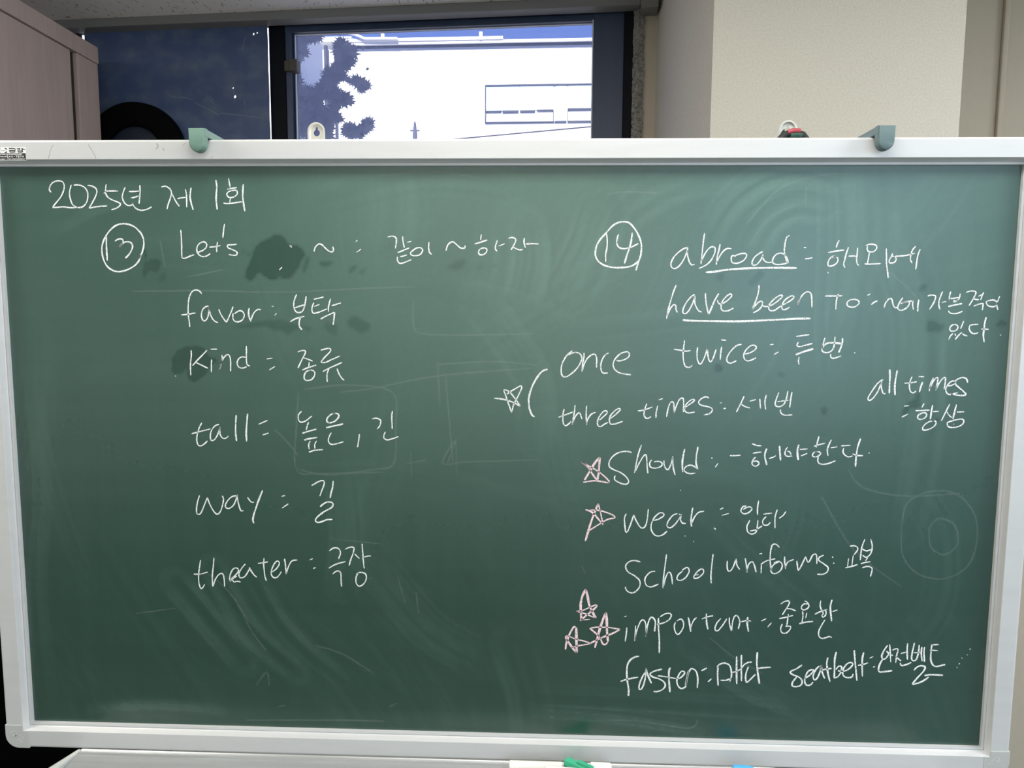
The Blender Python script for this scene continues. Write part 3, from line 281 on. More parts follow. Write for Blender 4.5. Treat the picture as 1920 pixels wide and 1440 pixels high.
    ('uniforms', 'w', '3351,-1428 3354,-1536 3381,-1583 3431,-1535 3478,-1394;3478,-1405 3492,-1490 3535,-1554;3606,-1385 3626,-1488 3640,-1596;3634,-1585 3657,-1477 3707,-1433 3740,-1486 3770,-1589;3842,-1462 3841,-1603;3805,-1317 3846,-1308;4089,-1215 4036,-1169 3985,-1181 3963,-1288 3964,-1417 3984,-1557;3832,-1473 3912,-1418 4035,-1384;4098,-1425 4018,-1470 3979,-1546 4002,-1599 4064,-1598 4124,-1543 4137,-1468 4088,-1419 4017,-1448;4167,-1349 4171,-1435 4189,-1531;4184,-1510 4212,-1434 4298,-1389;4344,-1410 4356,-1485 4371,-1549 4409,-1484 4465,-1344;4465,-1344 4499,-1424 4525,-1407 4566,-1320 4617,-1315 4630,-1452;4720,-1318 4660,-1351 4652,-1394 4726,-1446 4790,-1498 4783,-1563 4723,-1601 4641,-1602;4842,-1337 4855,-1354;4859,-1433 4879,-1437'),
    ('교복', 'w', '5085,-1179 5142,-1171 5190,-1192 5196,-1234 5149,-1305;5076,-1354 5066,-1483;5139,-1310 5127,-1471;5036,-1500 5127,-1477 5207,-1448;5290,-1073 5252,-1201 5241,-1383;5371,-1067 5401,-1177 5382,-1284 5324,-1339 5271,-1308;5256,-1212 5319,-1243 5399,-1220;5345,-1338 5317,-1392;5252,-1436 5318,-1414 5385,-1402;5275,-1496 5342,-1473 5404,-1487 5416,-1530 5397,-1622'),
    ('PINK topmost of the three beside important', 'p', 'w2.2:1319,-1895 1278,-1972 1254,-2055 1246,-2156 1251,-2258 1262,-2359;w2.1:1319,-1895 1345,-2002 1371,-2128 1416,-2229 1472,-2329;w1.2:1472,-2329 1393,-2299 1306,-2263 1178,-2231;w1.2:1178,-2231 1269,-2219 1378,-2166 1463,-2129 1490,-2141;w1.8:1490,-2141 1416,-2216 1343,-2281 1241,-2372;1284,-2361 1381,-2350'),
    ('PINK lower left of the three beside important', 'p', 'w1.9:1032,-2819 1044,-2722 1079,-2606 1144,-2477 1175,-2470;w2.4:1185,-2476 1189,-2591 1193,-2719 1199,-2866;w1.9:1199,-2866 1143,-2803 1068,-2696 1024,-2626;w1.2:1024,-2626 1067,-2613 1178,-2655 1301,-2684 1412,-2720;w1.3:1412,-2720 1302,-2742 1204,-2763 1118,-2791'),
    ('PINK lower right of the three beside important', 'p', 'w2.1:1465,-2783 1496,-2648 1542,-2455 1613,-2237;w2.3:1613,-2235 1631,-2351 1638,-2530 1656,-2682;w1.5:1656,-2682 1620,-2728 1577,-2716 1532,-2621 1458,-2546 1383,-2487;w1.3:1383,-2487 1481,-2469 1652,-2468 1762,-2482 1829,-2493;w1.7:1829,-2493 1727,-2553 1605,-2607 1508,-2654 1399,-2714'),
    ('important', 'w', '1926,-2459 1920,-2561 1906,-2677;1886,-2301 1919,-2288;2053,-2431 2053,-2546 2044,-2667;2046,-2648 2073,-2507 2125,-2366 2167,-2342 2198,-2390 2207,-2491 2205,-2593;w1.2:2205,-2581 2224,-2440 2257,-2325 2293,-2299 2337,-2349 2339,-2425 2332,-2514;w1.2:2384,-2303 2388,-2449 2405,-2640 2410,-2844;2408,-2290 2474,-2244 2540,-2233 2571,-2261 2542,-2325 2465,-2378 2363,-2405;2634,-2368 2618,-2419 2632,-2507 2670,-2551 2711,-2518 2751,-2429 2743,-2353 2706,-2315 2652,-2348;w1.2:2814,-2288 2834,-2363 2859,-2509;2857,-2452 2877,-2375 2911,-2311 2937,-2291;w1.2:3077,-2225 3080,-2307 3088,-2383 3107,-2465;3014,-2309 3091,-2275 3175,-2257;3290,-2294 3235,-2362 3209,-2437 3219,-2480 3258,-2477 3319,-2394 3374,-2298;3412,-2277 3415,-2365 3448,-2475 3454,-2391 3476,-2276 3513,-2244 3546,-2281 3562,-2348 3546,-2450;w1.3:3677,-2265 3671,-2359 3695,-2487;3549,-2349 3612,-2331 3663,-2319 3725,-2325;3871,-2321 3906,-2303 3941,-2284;3968,-2410 4020,-2345'),
    ('중요한', 'w', '4139,-2061 4182,-2026 4239,-2009 4265,-2025 4254,-2072 4213,-2146 4171,-2221;4231,-2126 4295,-2131 4360,-2159;4129,-2279 4211,-2260 4325,-2227;4257,-2206 4251,-2293 4242,-2381;4177,-2359 4157,-2423 4169,-2483 4215,-2502 4259,-2479 4295,-2427 4296,-2393 4255,-2390 4223,-2394;4533,-2052 4482,-2047 4445,-2081 4441,-2121 4474,-2141 4524,-2120 4547,-2072 4513,-2019 4480,-2007;4459,-2161 4468,-2235 4457,-2336;4520,-2183 4507,-2267;w1.2:4419,-2350 4507,-2325 4615,-2312;4711,-1995 4706,-2069 4728,-2135 4756,-2188 4738,-2222 4758,-2244 4789,-2214 4792,-2154 4766,-2141;4635,-2202 4716,-2160 4810,-2127;w1.3:4872,-1979 4852,-2079 4864,-2186 4882,-2306;4887,-2156 4956,-2131;4786,-2281 4739,-2370 4705,-2458 4711,-2532 4754,-2565 4811,-2552 4861,-2535 4898,-2551'),
    ('fasten', 'w', 'w1.4:2117,-2900 2062,-2909 1994,-2954 1951,-3028 1940,-3145 1953,-3291 1974,-3423 1971,-3518;w1.2:1851,-3294 1945,-3259 2108,-3221;w1.2:2220,-3138 2180,-3198 2134,-3316 2126,-3397 2150,-3411 2184,-3359 2215,-3226 2221,-3080;w1.3:2221,-3080 2249,-3181 2307,-3312;w1.2:2457,-3089 2372,-3113 2303,-3143 2283,-3180 2333,-3216 2424,-3243 2494,-3292 2510,-3350 2463,-3410 2394,-3438 2341,-3438;w1.4:2578,-3064 2559,-3115 2563,-3261 2582,-3444;2395,-3192 2499,-3204 2666,-3229;w1.2:2666,-3229 2721,-3221 2781,-3161 2784,-3124 2745,-3114 2705,-3170 2678,-3258 2696,-3338 2739,-3381 2780,-3373 2821,-3342;w1.3:2807,-3343 2824,-3211 2842,-3108;w1.2:2814,-3343 2837,-3167 2875,-3078 2917,-3077 2960,-3120 2983,-3222 2981,-3368;w1.3:3032,-3101 3109,-3055;w1.2:3134,-3269 3183,-3219'),
    ('매다', 'w', 'w1.3:3273,-3025 3270,-3142 3283,-3323;w1.2:3256,-3033 3306,-2988 3375,-2976 3438,-3007 3468,-3093 3471,-3180 3450,-3257;w1.2:3315,-3240 3398,-3237 3479,-3202;w1.3:3538,-2867 3541,-3019 3554,-3292;w1.3:3606,-2843 3609,-2988 3621,-3246;3489,-3114 3557,-3091 3611,-3053;w1.2:3617,-3046 3650,-2994 3703,-2957 3761,-2948;w1.2:3713,-3022 3688,-3102 3678,-3190 3694,-3262 3728,-3239 3820,-3135;w1.4:3834,-2795 3833,-2954 3853,-3113 3884,-3279;w1.2:3837,-3048 3925,-3031 4041,-3021'),
    ('seatbelt', 'w', 'w1.2:4487,-2975 4414,-3033 4324,-3084 4356,-3124 4450,-3162 4498,-3218 4486,-3283 4426,-3309 4364,-3302 4362,-3245 4419,-3163;w1.2:4527,-3184 4601,-3134 4659,-3060 4635,-3044 4576,-3078 4539,-3176 4546,-3257 4585,-3288 4630,-3271 4659,-3230;w1.2:4739,-2985 4688,-3043 4655,-3141 4673,-3197 4710,-3180 4751,-3074 4768,-2968;w1.3:4761,-2968 4781,-3073 4824,-3177;w1.3:4854,-2853 4843,-2942 4865,-3087 4903,-3224;w1.2:4757,-3049 4840,-3031 4915,-3018;w1.3:4971,-2762 4954,-2875 4958,-3020 4961,-3166;w1.2:4956,-3166 5013,-3140 5054,-3066 5058,-2993 5020,-2978 4977,-3036;w1.2:5008,-3051 5100,-3057 5188,-2998 5215,-2941 5184,-2921 5125,-2952 5076,-3050 5096,-3130 5150,-3153 5210,-3143 5230,-3094;w1.3:5227,-2732 5245,-2884 5289,-3198;w1.3:5364,-2761 5348,-2882 5364,-3131;w1.2:5292,-2964 5367,-2946 5433,-2920;5452,-2850 5504,-2822;5510,-2987 5538,-2971'),
    ('안전벨트', 'w', 'w1.2:5698,-2649 5650,-2730 5624,-2811 5642,-2859 5679,-2850 5720,-2777 5688,-2737;5727,-2632 5741,-2744 5758,-2904;5751,-2792 5782,-2799;w1.3:5642,-2859 5608,-2924 5589,-3005 5607,-3053 5690,-3047 5787,-3032;5770,-2719 5836,-2694 5850,-2726 5835,-2806 5830,-2910;5820,-2806 5860,-2846 5904,-2881;w1.2:5982,-2611 5981,-2723 5993,-2858;5893,-2769 5982,-2739;w1.2:5894,-2909 5911,-2949 5971,-2939 6051,-2900;w1.2:6079,-2600 6062,-2705 6051,-2817 6064,-2865 6102,-2872 6130,-2823 6146,-2719 6148,-2631;6080,-2752 6185,-2742;w1.2:6187,-2662 6186,-2766 6205,-2877;w1.2:6225,-2661 6224,-2765 6239,-2889;w1.3:6096,-3017 6138,-2967 6197,-2945 6251,-2965 6232,-3029 6148,-3136 6090,-3226 6124,-3225 6212,-3191 6284,-3141 6313,-3116;w1.2:6327,-2619 6322,-2731 6327,-2858 6362,-2930 6408,-2953 6482,-2935 6538,-2921;w1.2:6313,-2627 6425,-2620;6303,-2707 6420,-2712;w1.4:6251,-3093 6341,-3080 6514,-3082'),
    ('SPECK trail right of the word seatbelt', 'w', '6835,-2763 6843,-2768;6763,-2819 6771,-2814;6730,-2913 6741,-2893;6868,-2686 6879,-2671;6702,-2965 6712,-2957'),
]
RESIDUE = '-2867,971 -2910,464 -2926,-167 -2580,-225 -1638,-189;-2788,1011 -2164,1078 -1508,984 -1459,480 -1496,-69 -1794,-151;-2894,-166 -2423,-239 -1520,-108;-1188,2319 -1184,1942 -1078,1829 -620,1809 518,1832;-815,798 -836,1336 -774,1390 -11,1434 598,1386;-736,1260 -685,644 -625,-57;-1325,-66 -1013,1;-718,-58 -585,296 -780,-43 -470,-24;-585,257 -571,-174;-1245,131 -1233,-262;-5268,2407 -4067,2419 -3140,2401 -1758,2467 -1149,2484;-2244,977 -1778,1036 -851,1221 522,1347;-470,-24 610,22;1247,-1536 1311,-1655;5795,-901 5849,-550 6136,-368 6507,-385 6784,-652 6862,-1039 6762,-1433 6439,-1636 6059,-1564 5833,-1292 5795,-901;6183,-895 6308,-752 6537,-850 6592,-1122 6416,-1282 6222,-1168 6183,-895;5002,-60 5240,-327 5842,-434 6581,-384;3132,-2588 3530,-2905 3925,-3116;-3233,421 -3042,227 -2889,32;-1737,4020 -838,4077 -242,3981;3450,3365 3867,3833 4364,4011 4864,4046;3498,3075 3738,3438 4093,3618;4240,3582 4241,3869;5067,2933 5517,2643 5823,2352;-3809,-4053 -2335,-4013 -1685,-4012;1639,-3905 2153,-3908 2864,-3997 3001,-3868;-3627,-3496 -3458,-3281 -3423,-3491;-3310,-3827 -3186,-3798;-1602,-3782 -1480,-3719;-2717,-2845 -2316,-2960 -1837,-3258;-4300,-1762 -3987,-2044 -3679,-2534;-3909,-2124 -3682,-2617 -3448,-2945;1499,3763 1755,3799 2232,3784;-2442,-1199 -1651,-1266;-4448,2607 -3902,2722;4648,-452 5137,-1226 5845,-1767;-5425,-2405 -4809,-2309;-4814,3133 -4753,2757;-1184,-1987 -1147,-2314;-1459,-1748 -1344,-2154'
WIPED = '1:-3603,2604 -3592,2698 -3549,2777 -3497,2902 -3445,3042 -3363,3112 -3218,3174 -3169,3213 -3089,3221 -3026,3183 -2972,3105 -2918,3066 -2838,3067 -2775,3028 -2729,2966 -2722,2919 -2780,2841 -2813,2763 -2880,2669 -2962,2591 -3042,2582 -3105,2621 -3154,2574 -3235,2566 -3330,2621 -3376,2675 -3425,2659 -3475,2573 -3540,2554;0.7:-2765,2779 -2715,2888 -2666,2919 -2668,2826 -2736,2654 -2767,2685;0.8:-5099,2598 -5085,2725 -5047,2851 -5072,2992 -5022,3023 -5011,2913 -5032,2819 -4949,2867 -4868,2867 -4805,2820 -4825,2725 -4893,2662 -4973,2694 -5040,2630 -5075,2583;0.5:-4865,2552 -4845,2647 -4763,2678 -4732,2631 -4767,2568 -4834,2528;0.8:-3639,2979 -3606,3003 -3583,2972 -3616,2948;0.8:-3577,2933 -3528,2964 -3497,2933 -3537,2909;1:-4730,1271 -4714,1449 -4628,1562 -4511,1620 -4347,1637 -4234,1605 -4188,1534 -4157,1470 -4076,1454 -4029,1406 -4112,1373 -4163,1325 -4199,1227 -4283,1162 -4384,1096 -4481,1128 -4510,1225 -4491,1306 -4593,1208 -4692,1207;0.6:-3897,1916 -3735,1917 -3507,1966 -3312,1999 -3086,2016 -2926,1954 -2766,1923 -2654,1908 -2688,1844 -2799,1907 -2913,1859 -2995,1779 -3090,1858 -3251,1872 -3347,1920 -3509,1903 -3736,1885;0.5:-2459,1988 -2284,1942 -2287,1799 -2335,1783 -2462,1877;0.6:-2155,1990 -2041,2085 -1899,2007 -1803,1960 -1821,1865 -1965,1817 -2045,1880 -2124,1911;0.8:-2544,2820 -2477,2848 -2324,2839 -2363,2783 -2440,2755 -2516,2783;0.8:-2117,2672 -2087,2747 -2020,2784 -1963,2766 -2040,2709 -2098,2662;0.7:-1965,2672 -1907,2738 -1840,2747 -1908,2654;0.6:-579,2863 -429,2882 -467,2752 -580,2714 -731,2751;0.5:-278,2752 -184,2818 -240,2715;0.4:-90,2772 22,2846 -15,2772;0.9:5690,731 5732,842 5792,920 5875,964 5891,1041 5944,1053 5950,954 5968,844 5895,811 5830,821 5800,777 5781,732 5718,710;0.9:6160,676 6223,693 6247,660 6184,637;0.8:5959,1911 5974,2059 6083,2047 6134,2011 6231,1999 6200,1913 6117,1888 6021,1887;0.8:6906,1991 6971,2089 7070,2041 7062,1992 6931,1967;0.8:5828,2474 5859,2547 5956,2548 5936,2474 5866,2438;1:3067,1343 3080,1421 3157,1430 3198,1375 3177,1304 3100,1296;0.9:3007,1279 3021,1342 3030,1279;0.8:3951,1303 4012,1319 4076,1273 4000,1248;0.9:4574,792 4623,853 4678,793 4666,717 4600,716;0.6:3037,2634 3122,2723 3184,2635 3113,2561;0.6:3480,2562 3657,2746 3733,2673 3557,2489'
LEAVES = '-1155,2934,2920,41 -1181,2904,2931,41 -913,3028,2473,33 -1195,3124,2480,45 -933,3165,2529,44 -1149,3164,2690,43 -1155,2980,2675,42 -968,2878,2796,39 -1302,3142,2919,51 -987,3034,2465,52 -1047,2790,2376,42 -1286,3223,2587,42 -1258,2968,2698,37 -1194,2988,2468,51 -1063,3043,2619,47 -1204,2791,2403,33 -1230,2924,2879,46 -1277,3115,2541,50 -1139,2809,2542,37 -1078,3009,2688,32 -946,3134,2534,34 -980,2777,2701,46 -1312,3230,2696,54 -1036,2929,2719,50 -1204,3159,2535,42 -1091,2852,2631,50 -1016,3198,2773,35 -1253,3232,2547,42 -1153,2810,2406,38 -1044,3065,2815,46 -1092,2935,2489,37 -1067,3241,2999,36 -1127,2787,2385,48 -1138,2932,2408,34 -1029,2934,2887,34 -955,3196,2772,35 -1242,3063,2503,50 -1226,3139,2712,44 -1112,2971,2480,49 -1019,3071,2474,45 -1271,2996,2620,38 -831,2752,2401,42 -1252,2995,2570,43 -1025,2934,2622,36 -1139,2833,2902,48 -960,3183,2752,33 -1205,3165,2631,51 -1283,3075,2508,36 -1126,3000,2735,35 -1019,3001,2641,47 -1165,2812,2519,43 -1244,2924,2485,50 -1217,2915,2518,38 -1098,3237,2955,40 -1276,3118,3019,34 -1027,2798,2499,46 -1024,3043,2450,38 -1115,3064,2773,51 -1229,2975,2470,32 -1091,3240,2923,35 -965,3170,2485,35 -1102,2929,2640,37 -1067,3221,2971,55 -1327,3250,2761,41 -1188,2939,2494,44 -1064,2949,2582,38 -1290,3051,2611,34 -1125,2991,2519,34 -998,2781,2474,31 -1043,2788,2636,51 -1240,3217,2617,50 -1279,3113,2691,35 -1188,2996,2634,45 -998,2773,2580,38 -1002,3187,2509,38 -1085,3167,2882,48 -1310,3215,3004,38 -1126,2898,2500,43 -953,3108,2501,53 -1212,3160,2516,42 -1265,3221,2630,47 -982,2850,2418,31 -1096,2781,2555,38 -975,2952,2416,40 -1001,2963,2860,40 -1296,3208,3029,53 -856,2842,2634,32 -1226,2985,2596,47 -981,3181,2755,48 -1279,3045,2666,45 -1080,2806,2415,47 -1163,2925,2510,32 -1097,3080,2563,32 -1089,3036,2744,42 -1116,2872,2621,33 -1006,2918,2579,36 -1082,3025,2782,35 -1110,2899,2402,40 -982,2902,2776,34 -1233,3082,2697,35 -1250,3041,2459,52 -983,2822,2683,30 -1211,3093,2445,33 -916,2918,2696,52 -1176,3197,2507,39 -1126,3233,2860,40 -1234,3225,2665,38 -1187,2875,2830,32 -1161,3008,2642,38 -1235,2910,2643,35 -1004,2968,2606,52 -1299,3091,2567,50 -1209,2857,2487,40 -1246,3206,2558,35 -1213,3011,2944,36 -1165,3001,2964,43 -1038,2825,2452,31 -1175,3224,2796,37 -1059,3199,2531,37 -1039,2910,2773,35 -1075,3073,2877,34 -1105,2893,2670,32 -1239,2997,2898,34 -1030,3044,2838,35 -1188,2906,2409,44 -1159,3212,2741,46 -1144,3061,2558,38 -1249,2986,2939,54 -1083,2982,2706,35 -883,2836,2624,36 -1146,2792,2583,44 -973,3177,2470,41 -1134,3085,2713,34 -1013,3010,2859,36 -943,2909,2833,51 -1139,2975,2543,45 -972,2920,2601,37 -1021,2787,2554,33 -1142,3177,2580,41 -997,3033,2823,48 -1074,3141,2987,34 -1045,3222,2533,39 -1168,2834,2500,42 -1056,2974,2511,32 -1178,3164,2686,42 -1067,3157,2975,49 -1046,2902,2723,33 -1216,3005,2618,51 -1017,2923,2600,35 -1031,3054,2750,38 -1238,3215,2695,34 -875,2994,2480,34 -1156,2932,2566,43 -1244,3137,2527,35 -1053,2787,2498,34 -1138,3037,2728,47 -1137,3190,2692,34 -944,2906,2788,36 -1111,3049,2494,34 -1044,3063,2916,36 -1019,2868,2714,31 -1269,3200,2607,33 -956,3002,2442,41 -922,2763,2535,31 -1015,2834,2533,33 -1072,2879,2495,32 -1243,2978,2605,40 -1013,2763,2511,40 -1130,3029,2706,33 -1078,2954,2763,50 -1033,2754,2477,30 -1229,3148,2652,46 -1203,2841,2907,37 -1336,3247,2659,38 -1272,3144,2719,44 -1074,2956,2643,48 -1212,2871,2402,31 -1238,2912,2711,34 -1251,2925,2465,35 -1139,2972,2953,35 -1054,2991,2622,34 -902,2996,2448,34 -1010,2753,2446,36 -1112,2957,2430,37 -1011,2959,2739,39 -987,2791,2663,31 -1312,3123,2612,35 -907,3057,2523,41 -917,2853,2687,31 -925,2838,2388,32 -1121,3205,2776,37 -1160,2955,2426,32 -1021,2869,2831,37 -1244,2936,2812,33 -1045,2952,2883,32 -1107,2991,2776,37 -937,2806,2822,36 -1060,2854,2407,32 -920,2846,2840,32 -1179,3202,2830,35 -898,2947,2872,14 -1072,2758,2556,33 -1072,3060,2685,34 -1112,2775,2400,35 -1184,2785,2407,31 -1015,3136,2883,34 -978,2898,2757,37 -1075,2920,2445,31 -879,2963,2770,14 -898,3022,2707,37 -1088,3151,2854,33 -1140,2776,2520,33 -1165,3027,2705,34 -1334,3196,2614,38 -1298,3175,2944,36 -1164,2971,2971,35 -1119,2878,2903,34 -1198,2929,2450,32 -933,2769,2651,31 -1117,2759,2582,30 -1180,2977,2540,34 -1352,3248,2803,35 -998,2849,2708,33 -939,2887,2447,33 -1188,2870,2606,31 -1285,3067,2955,37 -1299,3118,2929,40 -1003,3013,2645,32 -871,2999,2497,32 -1031,2951,2504,32'
SWIRLS = [
    ('2946,3146 3223,3618 3646,3941 4146,4047 4655,3940', 0.03, 0.075),
    ('3502,2965 3740,3401 4093,3618 4492,3582', 0.028, 0.07),
    ('4472,4011 4520,3149 4529,2051 4601,1305', 0.012, 0.06),
    ('5009,4010 5091,3150 4975,1905', 0.05, 0.05),
    ('1393,3509 1252,3070 962,2478', 0.05, 0.05),
    ('357,3289 397,2847 288,2326', 0.05, 0.07),
    ('-1436,4019 -1404,3508 -1485,2990', 0.05, 0.04),
    ('-2498,3654 -987,4019 130,3909', 0.03, 0.05),
    ('1120,1881 2759,2078 4952,2348', 0.02, 0.05),
    ('-240,2324 523,1271 607,349', 0.04, 0.04),
    ('1624,2998 1835,3509 2413,3870 2991,4013', 0.03, 0.04),
    ('-6805,1209 -6742,-379 -6924,-2019 -6861,-3706', 0.018, 0.035),
    ('-4791,-1895 -4326,-2464 -3779,-3121', 0.03, 0.045),
    ('-4215,-1637 -3682,-2617 -2969,-3269', 0.025, 0.045),
    ('-3576,-1789 -3115,-2604 -2323,-3337', 0.02, 0.04),
    ('-1814,-1593 -1029,-2558 -234,-3036', 0.04, 0.03),
    ('566,-3850 1758,-3918 3024,-4076', 0.02, 0.06),
    ('563,-3515 2145,-3558 4491,-3662', 0.025, 0.03),
    ('-6206,-3946 -5122,-3875 -4134,-3934', 0.015, 0.05),
    ('2826,-2717 3702,-3352 4491,-3662', 0.02, 0.03),
    ('5829,-202 6322,-970 6321,-2155 5611,-2977', 0.03, 0.02),
    ('3224,-708 4013,-1484 5199,-2420', 0.04, 0.018),
    ('-2267,-316 -2203,-1115 -2297,-1928', 0.03, 0.03),
    ('241,-2777 483,-3517 569,-4187', 0.04, 0.03),
    ('-6358,3356 -5719,3655 -5093,3803', 0.02, 0.03),
    ('5264,3295 5696,2057 5710,561', 0.06, 0.03),
    ('5823,2352 6059,867 5874,-978', 0.03, 0.025),
]

# ------------------------------------------------------------------ the room
WALL_AT, WALL_RZ = (0, 1.06, 0), math.radians(-4.2)      # the window wall is turned a little away from the board
def wall_part(mb, name, m, kind='structure', **kw):
    o = mb.build(name, m, loc=WALL_AT, rot=(0, 0, WALL_RZ), **kw)
    return tag(o, kind=kind) if kind else o
# window wall with the window opening cut out, carried up unseen to keep the sun off the tree
w = MB(); T = .16
w.box((-3.4, 0, -.0), (-1.46, T, 5.5)); w.box((.343, 0, 0), (4.3, T, 5.5)); w.box((-1.46, 0, 0), (.343, T, 1.0)); w.box((-1.46, 0, 2.46), (.343, T, 5.5))
wall_part(w, 'wall_back', M['wall_side'])
p = MB(); p.loft([[(.378, .0, z), (.451, -.5, z), (.939, -.5, z), (.965, .0, z)] for z in (0, 2.3)])
wall_part(p, 'wall_pillar', M['wall'])
wall_part(MB().box((-1.5, -.045, 2.276), (.33, 0, 2.3)).box((.33, -.06, 2.262), (.376, 0, 2.3)), 'trim_1', M['trim'], bevel=.003)
g = MB(); rr = random.Random(3); zz = [1.0 + i * .0085 for i in range(152)]
g.loft([[(.313, -.004 + rr.uniform(-.004, .003), z), (.328, -.012 + rr.uniform(-.006, .004), z), (.3445 + rr.uniform(-.003, .002), -.006, z), (.3445, .05, z), (.313, .05, z)] for z in zz if z < 2.276])
wall_part(g, 'trim_2', M['mortar'])
wall_part(MB().box((1.262, -.012, 0), (1.276, 0, 2.3)), 'trim_3', M['wall_side'], bevel=.004)
tag(MB().box((-3.4, -6.1, -.1), (4.3, 1.3, 0)).build('floor', M['floor']), kind='structure')
tag(MB().loft([[(-3.4, -6.1, z), (4.3, -6.1, z), (4.3, 1.06 - 4.3 * .0734, z), (-3.4, 1.06 + 3.4 * .0734, z)] for z in (2.3, 2.44)]).build('ceiling', M['ceiling']), kind='structure')
tag(MB().box((-3.4, -6.1, 0), (-3.25, 1.28, 2.3)).build('wall_left', M['wall_room']), kind='structure')
tag(MB().box((4.15, -6.1, 0), (4.3, .74, 2.3)).build('wall_right', M['wall_room']), kind='structure')
tag(MB().box((-3.25, -6.1, 0), (4.15, -5.95, 2.3)).build('wall_front', M['wall_room']), kind='structure')

# window: navy frame, sliding sash, pane
win = thing_structure('window_1', WALL_AT, WALL_RZ)
f = MB()
f.box((-1.46, .0, 1.0), (.313, .10, 1.05)); f.box((-1.46, .0, 2.283), (.343, .03, 2.47)); f.box((-1.40, -.004, 1.0), (-1.322, .012, 2.283)); f.box((-.7378, .012, 1.05), (-.690, .06, 2.283)); f.box((.29, -.004, 1.05), (.315, .06, 2.283)); f.box((.315, .03, 1.05), (.343, .05, 2.283))
f.build('window_frame', M['navy_shaded'], win, bevel=.002)
s_ = MB()
s_.box((-.690, .016, 1.05), (-.672, .05, 2.282)); s_.box((-.672, .030, 1.05), (-.6645, .05, 2.282)); s_.box((.205, .01, 1.05), (.29, .05, 2.282)); s_.box((-.69, .014, 2.262), (.29, .046, 2.282)); s_.box((-.69, .01, 1.05), (.29, .07, 1.10))
s_.build('sash', M['navy'], win, bevel=.002)
b_ = MB(); b_.box((-.6665, .029, 1.1), (-.6640, .034, 2.264)); b_.box((.2015, .012, 1.1), (.2065, .034, 2.264)); b_.box((-.6665, .029, 2.2595), (.2065, .032, 2.2615))  # pale strips painting the bright reflection along the pane edges
b_.build('pane_edge_glint', M['glint'], win)
MB().box((-.668, .040, 1.08), (.207, .044, 2.268)).build('glass_pane', M['glass'], win)
l_ = MB(); l_.box((-.672, .0, 2.150), (-.650, .03, 2.183)); l_.box((-.690, .006, 2.152), (-.672, .018, 2.181)); l_.build('latch', M['latch'], win, bevel=.0015)

# the dark panel over the other half of the window, with four pinholes that let the daylight through
def panel_mesh():
    bm = bmesh.new(); y0 = -.004
    jag = [(-.7345 + rr.uniform(-.0008, .0008), 1.02 + i * (2.281 - 1.02) / 60) for i in range(61)]
    outer = [(-1.304, 1.02)] + jag + [(-1.304, 2.281)]
    holes = [(-.7765, 2.255, .0028), (-.7655, 2.258, .0022), (-.844, 2.106, .0022), (-.839, 2.081, .0036)]
    loops = [outer] + [[(cx + r * (math.cos(k * math.pi / 4) + .25 * math.cos(k * 2.1 + cx * 90)), cz + 1.3 * r * math.sin(k * math.pi / 4)) for k in range(8)] for cx, cz, r in holes]
    es = []
    for lp in loops:
        vs = [bm.verts.new((x, y0, z)) for x, z in lp]; es += [bm.edges.new((vs[i], vs[(i + 1) % len(vs)])) for i in range(len(vs))]
    bmesh.ops.triangle_fill(bm, use_beauty=True, use_dissolve=False, edges=es)
    ex = bmesh.ops.extrude_face_region(bm, geom=bm.faces[:]); bmesh.ops.translate(bm, verts=[v for v in ex['geom'] if isinstance(v, bmesh.types.BMVert)], vec=(0, .003, 0))
    bmesh.ops.recalc_face_normals(bm, faces=bm.faces); me = bpy.data.meshes.new('blackout_panel'); bm.to_mesh(me); bm.free(); me.materials.append(M['panel']); return me
pan = bpy.data.objects.new('blackout_panel', panel_mesh()); COL.objects.link(pan); pan.location = WALL_AT; pan.rotation_euler = (0, 0, WALL_RZ)
tag(pan, 'dark navy panel with pinholes covering the left half of the window', 'panel')
for q in ([(-.928, 2.083), (-.915, 2.072), (-.905, 2.063)], [(-.919, 2.086), (-.902, 2.070)], [(-.935, 2.075), (-.925, 2.07)], [(-.885, 2.035), (-.83, 2.028), (-.75, 2.018)], [(-1.05, 2.095), (-1.03, 2.085), (-.99, 2.082), (-.97, 2.075)], [(-.96, 2.065), (-.93, 2.05), (-.90, 2.035), (-.888, 2.030)], [(-.812, 2.21), (-.80, 2.25)], [(-.84, 2.14), (-.842, 2.06)], [(-.81, 2.07), (-.808, 2.055)]):
    MB().ribbon(q, .0022, -.0046).build('scratch_mark', M['panel_mark'], pan)

# round black ring in front of the panel
def ring_prof(mb, prof, cx, cz, n=72):
    mb.loft([[(cx + r * math.cos(2 * math.pi * k / n), y, cz + r * math.sin(2 * math.pi * k / n)) for k in range(n)] for r, y in prof], caps=False); return mb
rg = thing('round_ring', 'large round black ring with a dull blue disc, before the dark navy panel', 'ring', WALL_AT, WALL_RZ)
RC = (-1.148, 1.909)
ring_prof(MB(), [(.089, -.012), (.091, -.030), (.100, -.038), (.148, -.038), (.158, -.030), (.161, -.012), (.089, -.012)], *RC).build('rim', M['black'], rg, smooth=True)
dsk = MB(); ring_prof(dsk, [(.0895, -.012), (.0895, -.018), (.082, -.020), (.03, -.024), (.0005, -.025)], *RC); dsk.build('disc', M['ring_face'], rg, smooth=True)
MB().box((RC[0] - .03, -.03, 0), (RC[0] + .03, -.014, RC[1] - .13)).build('post', M['black'], rg)

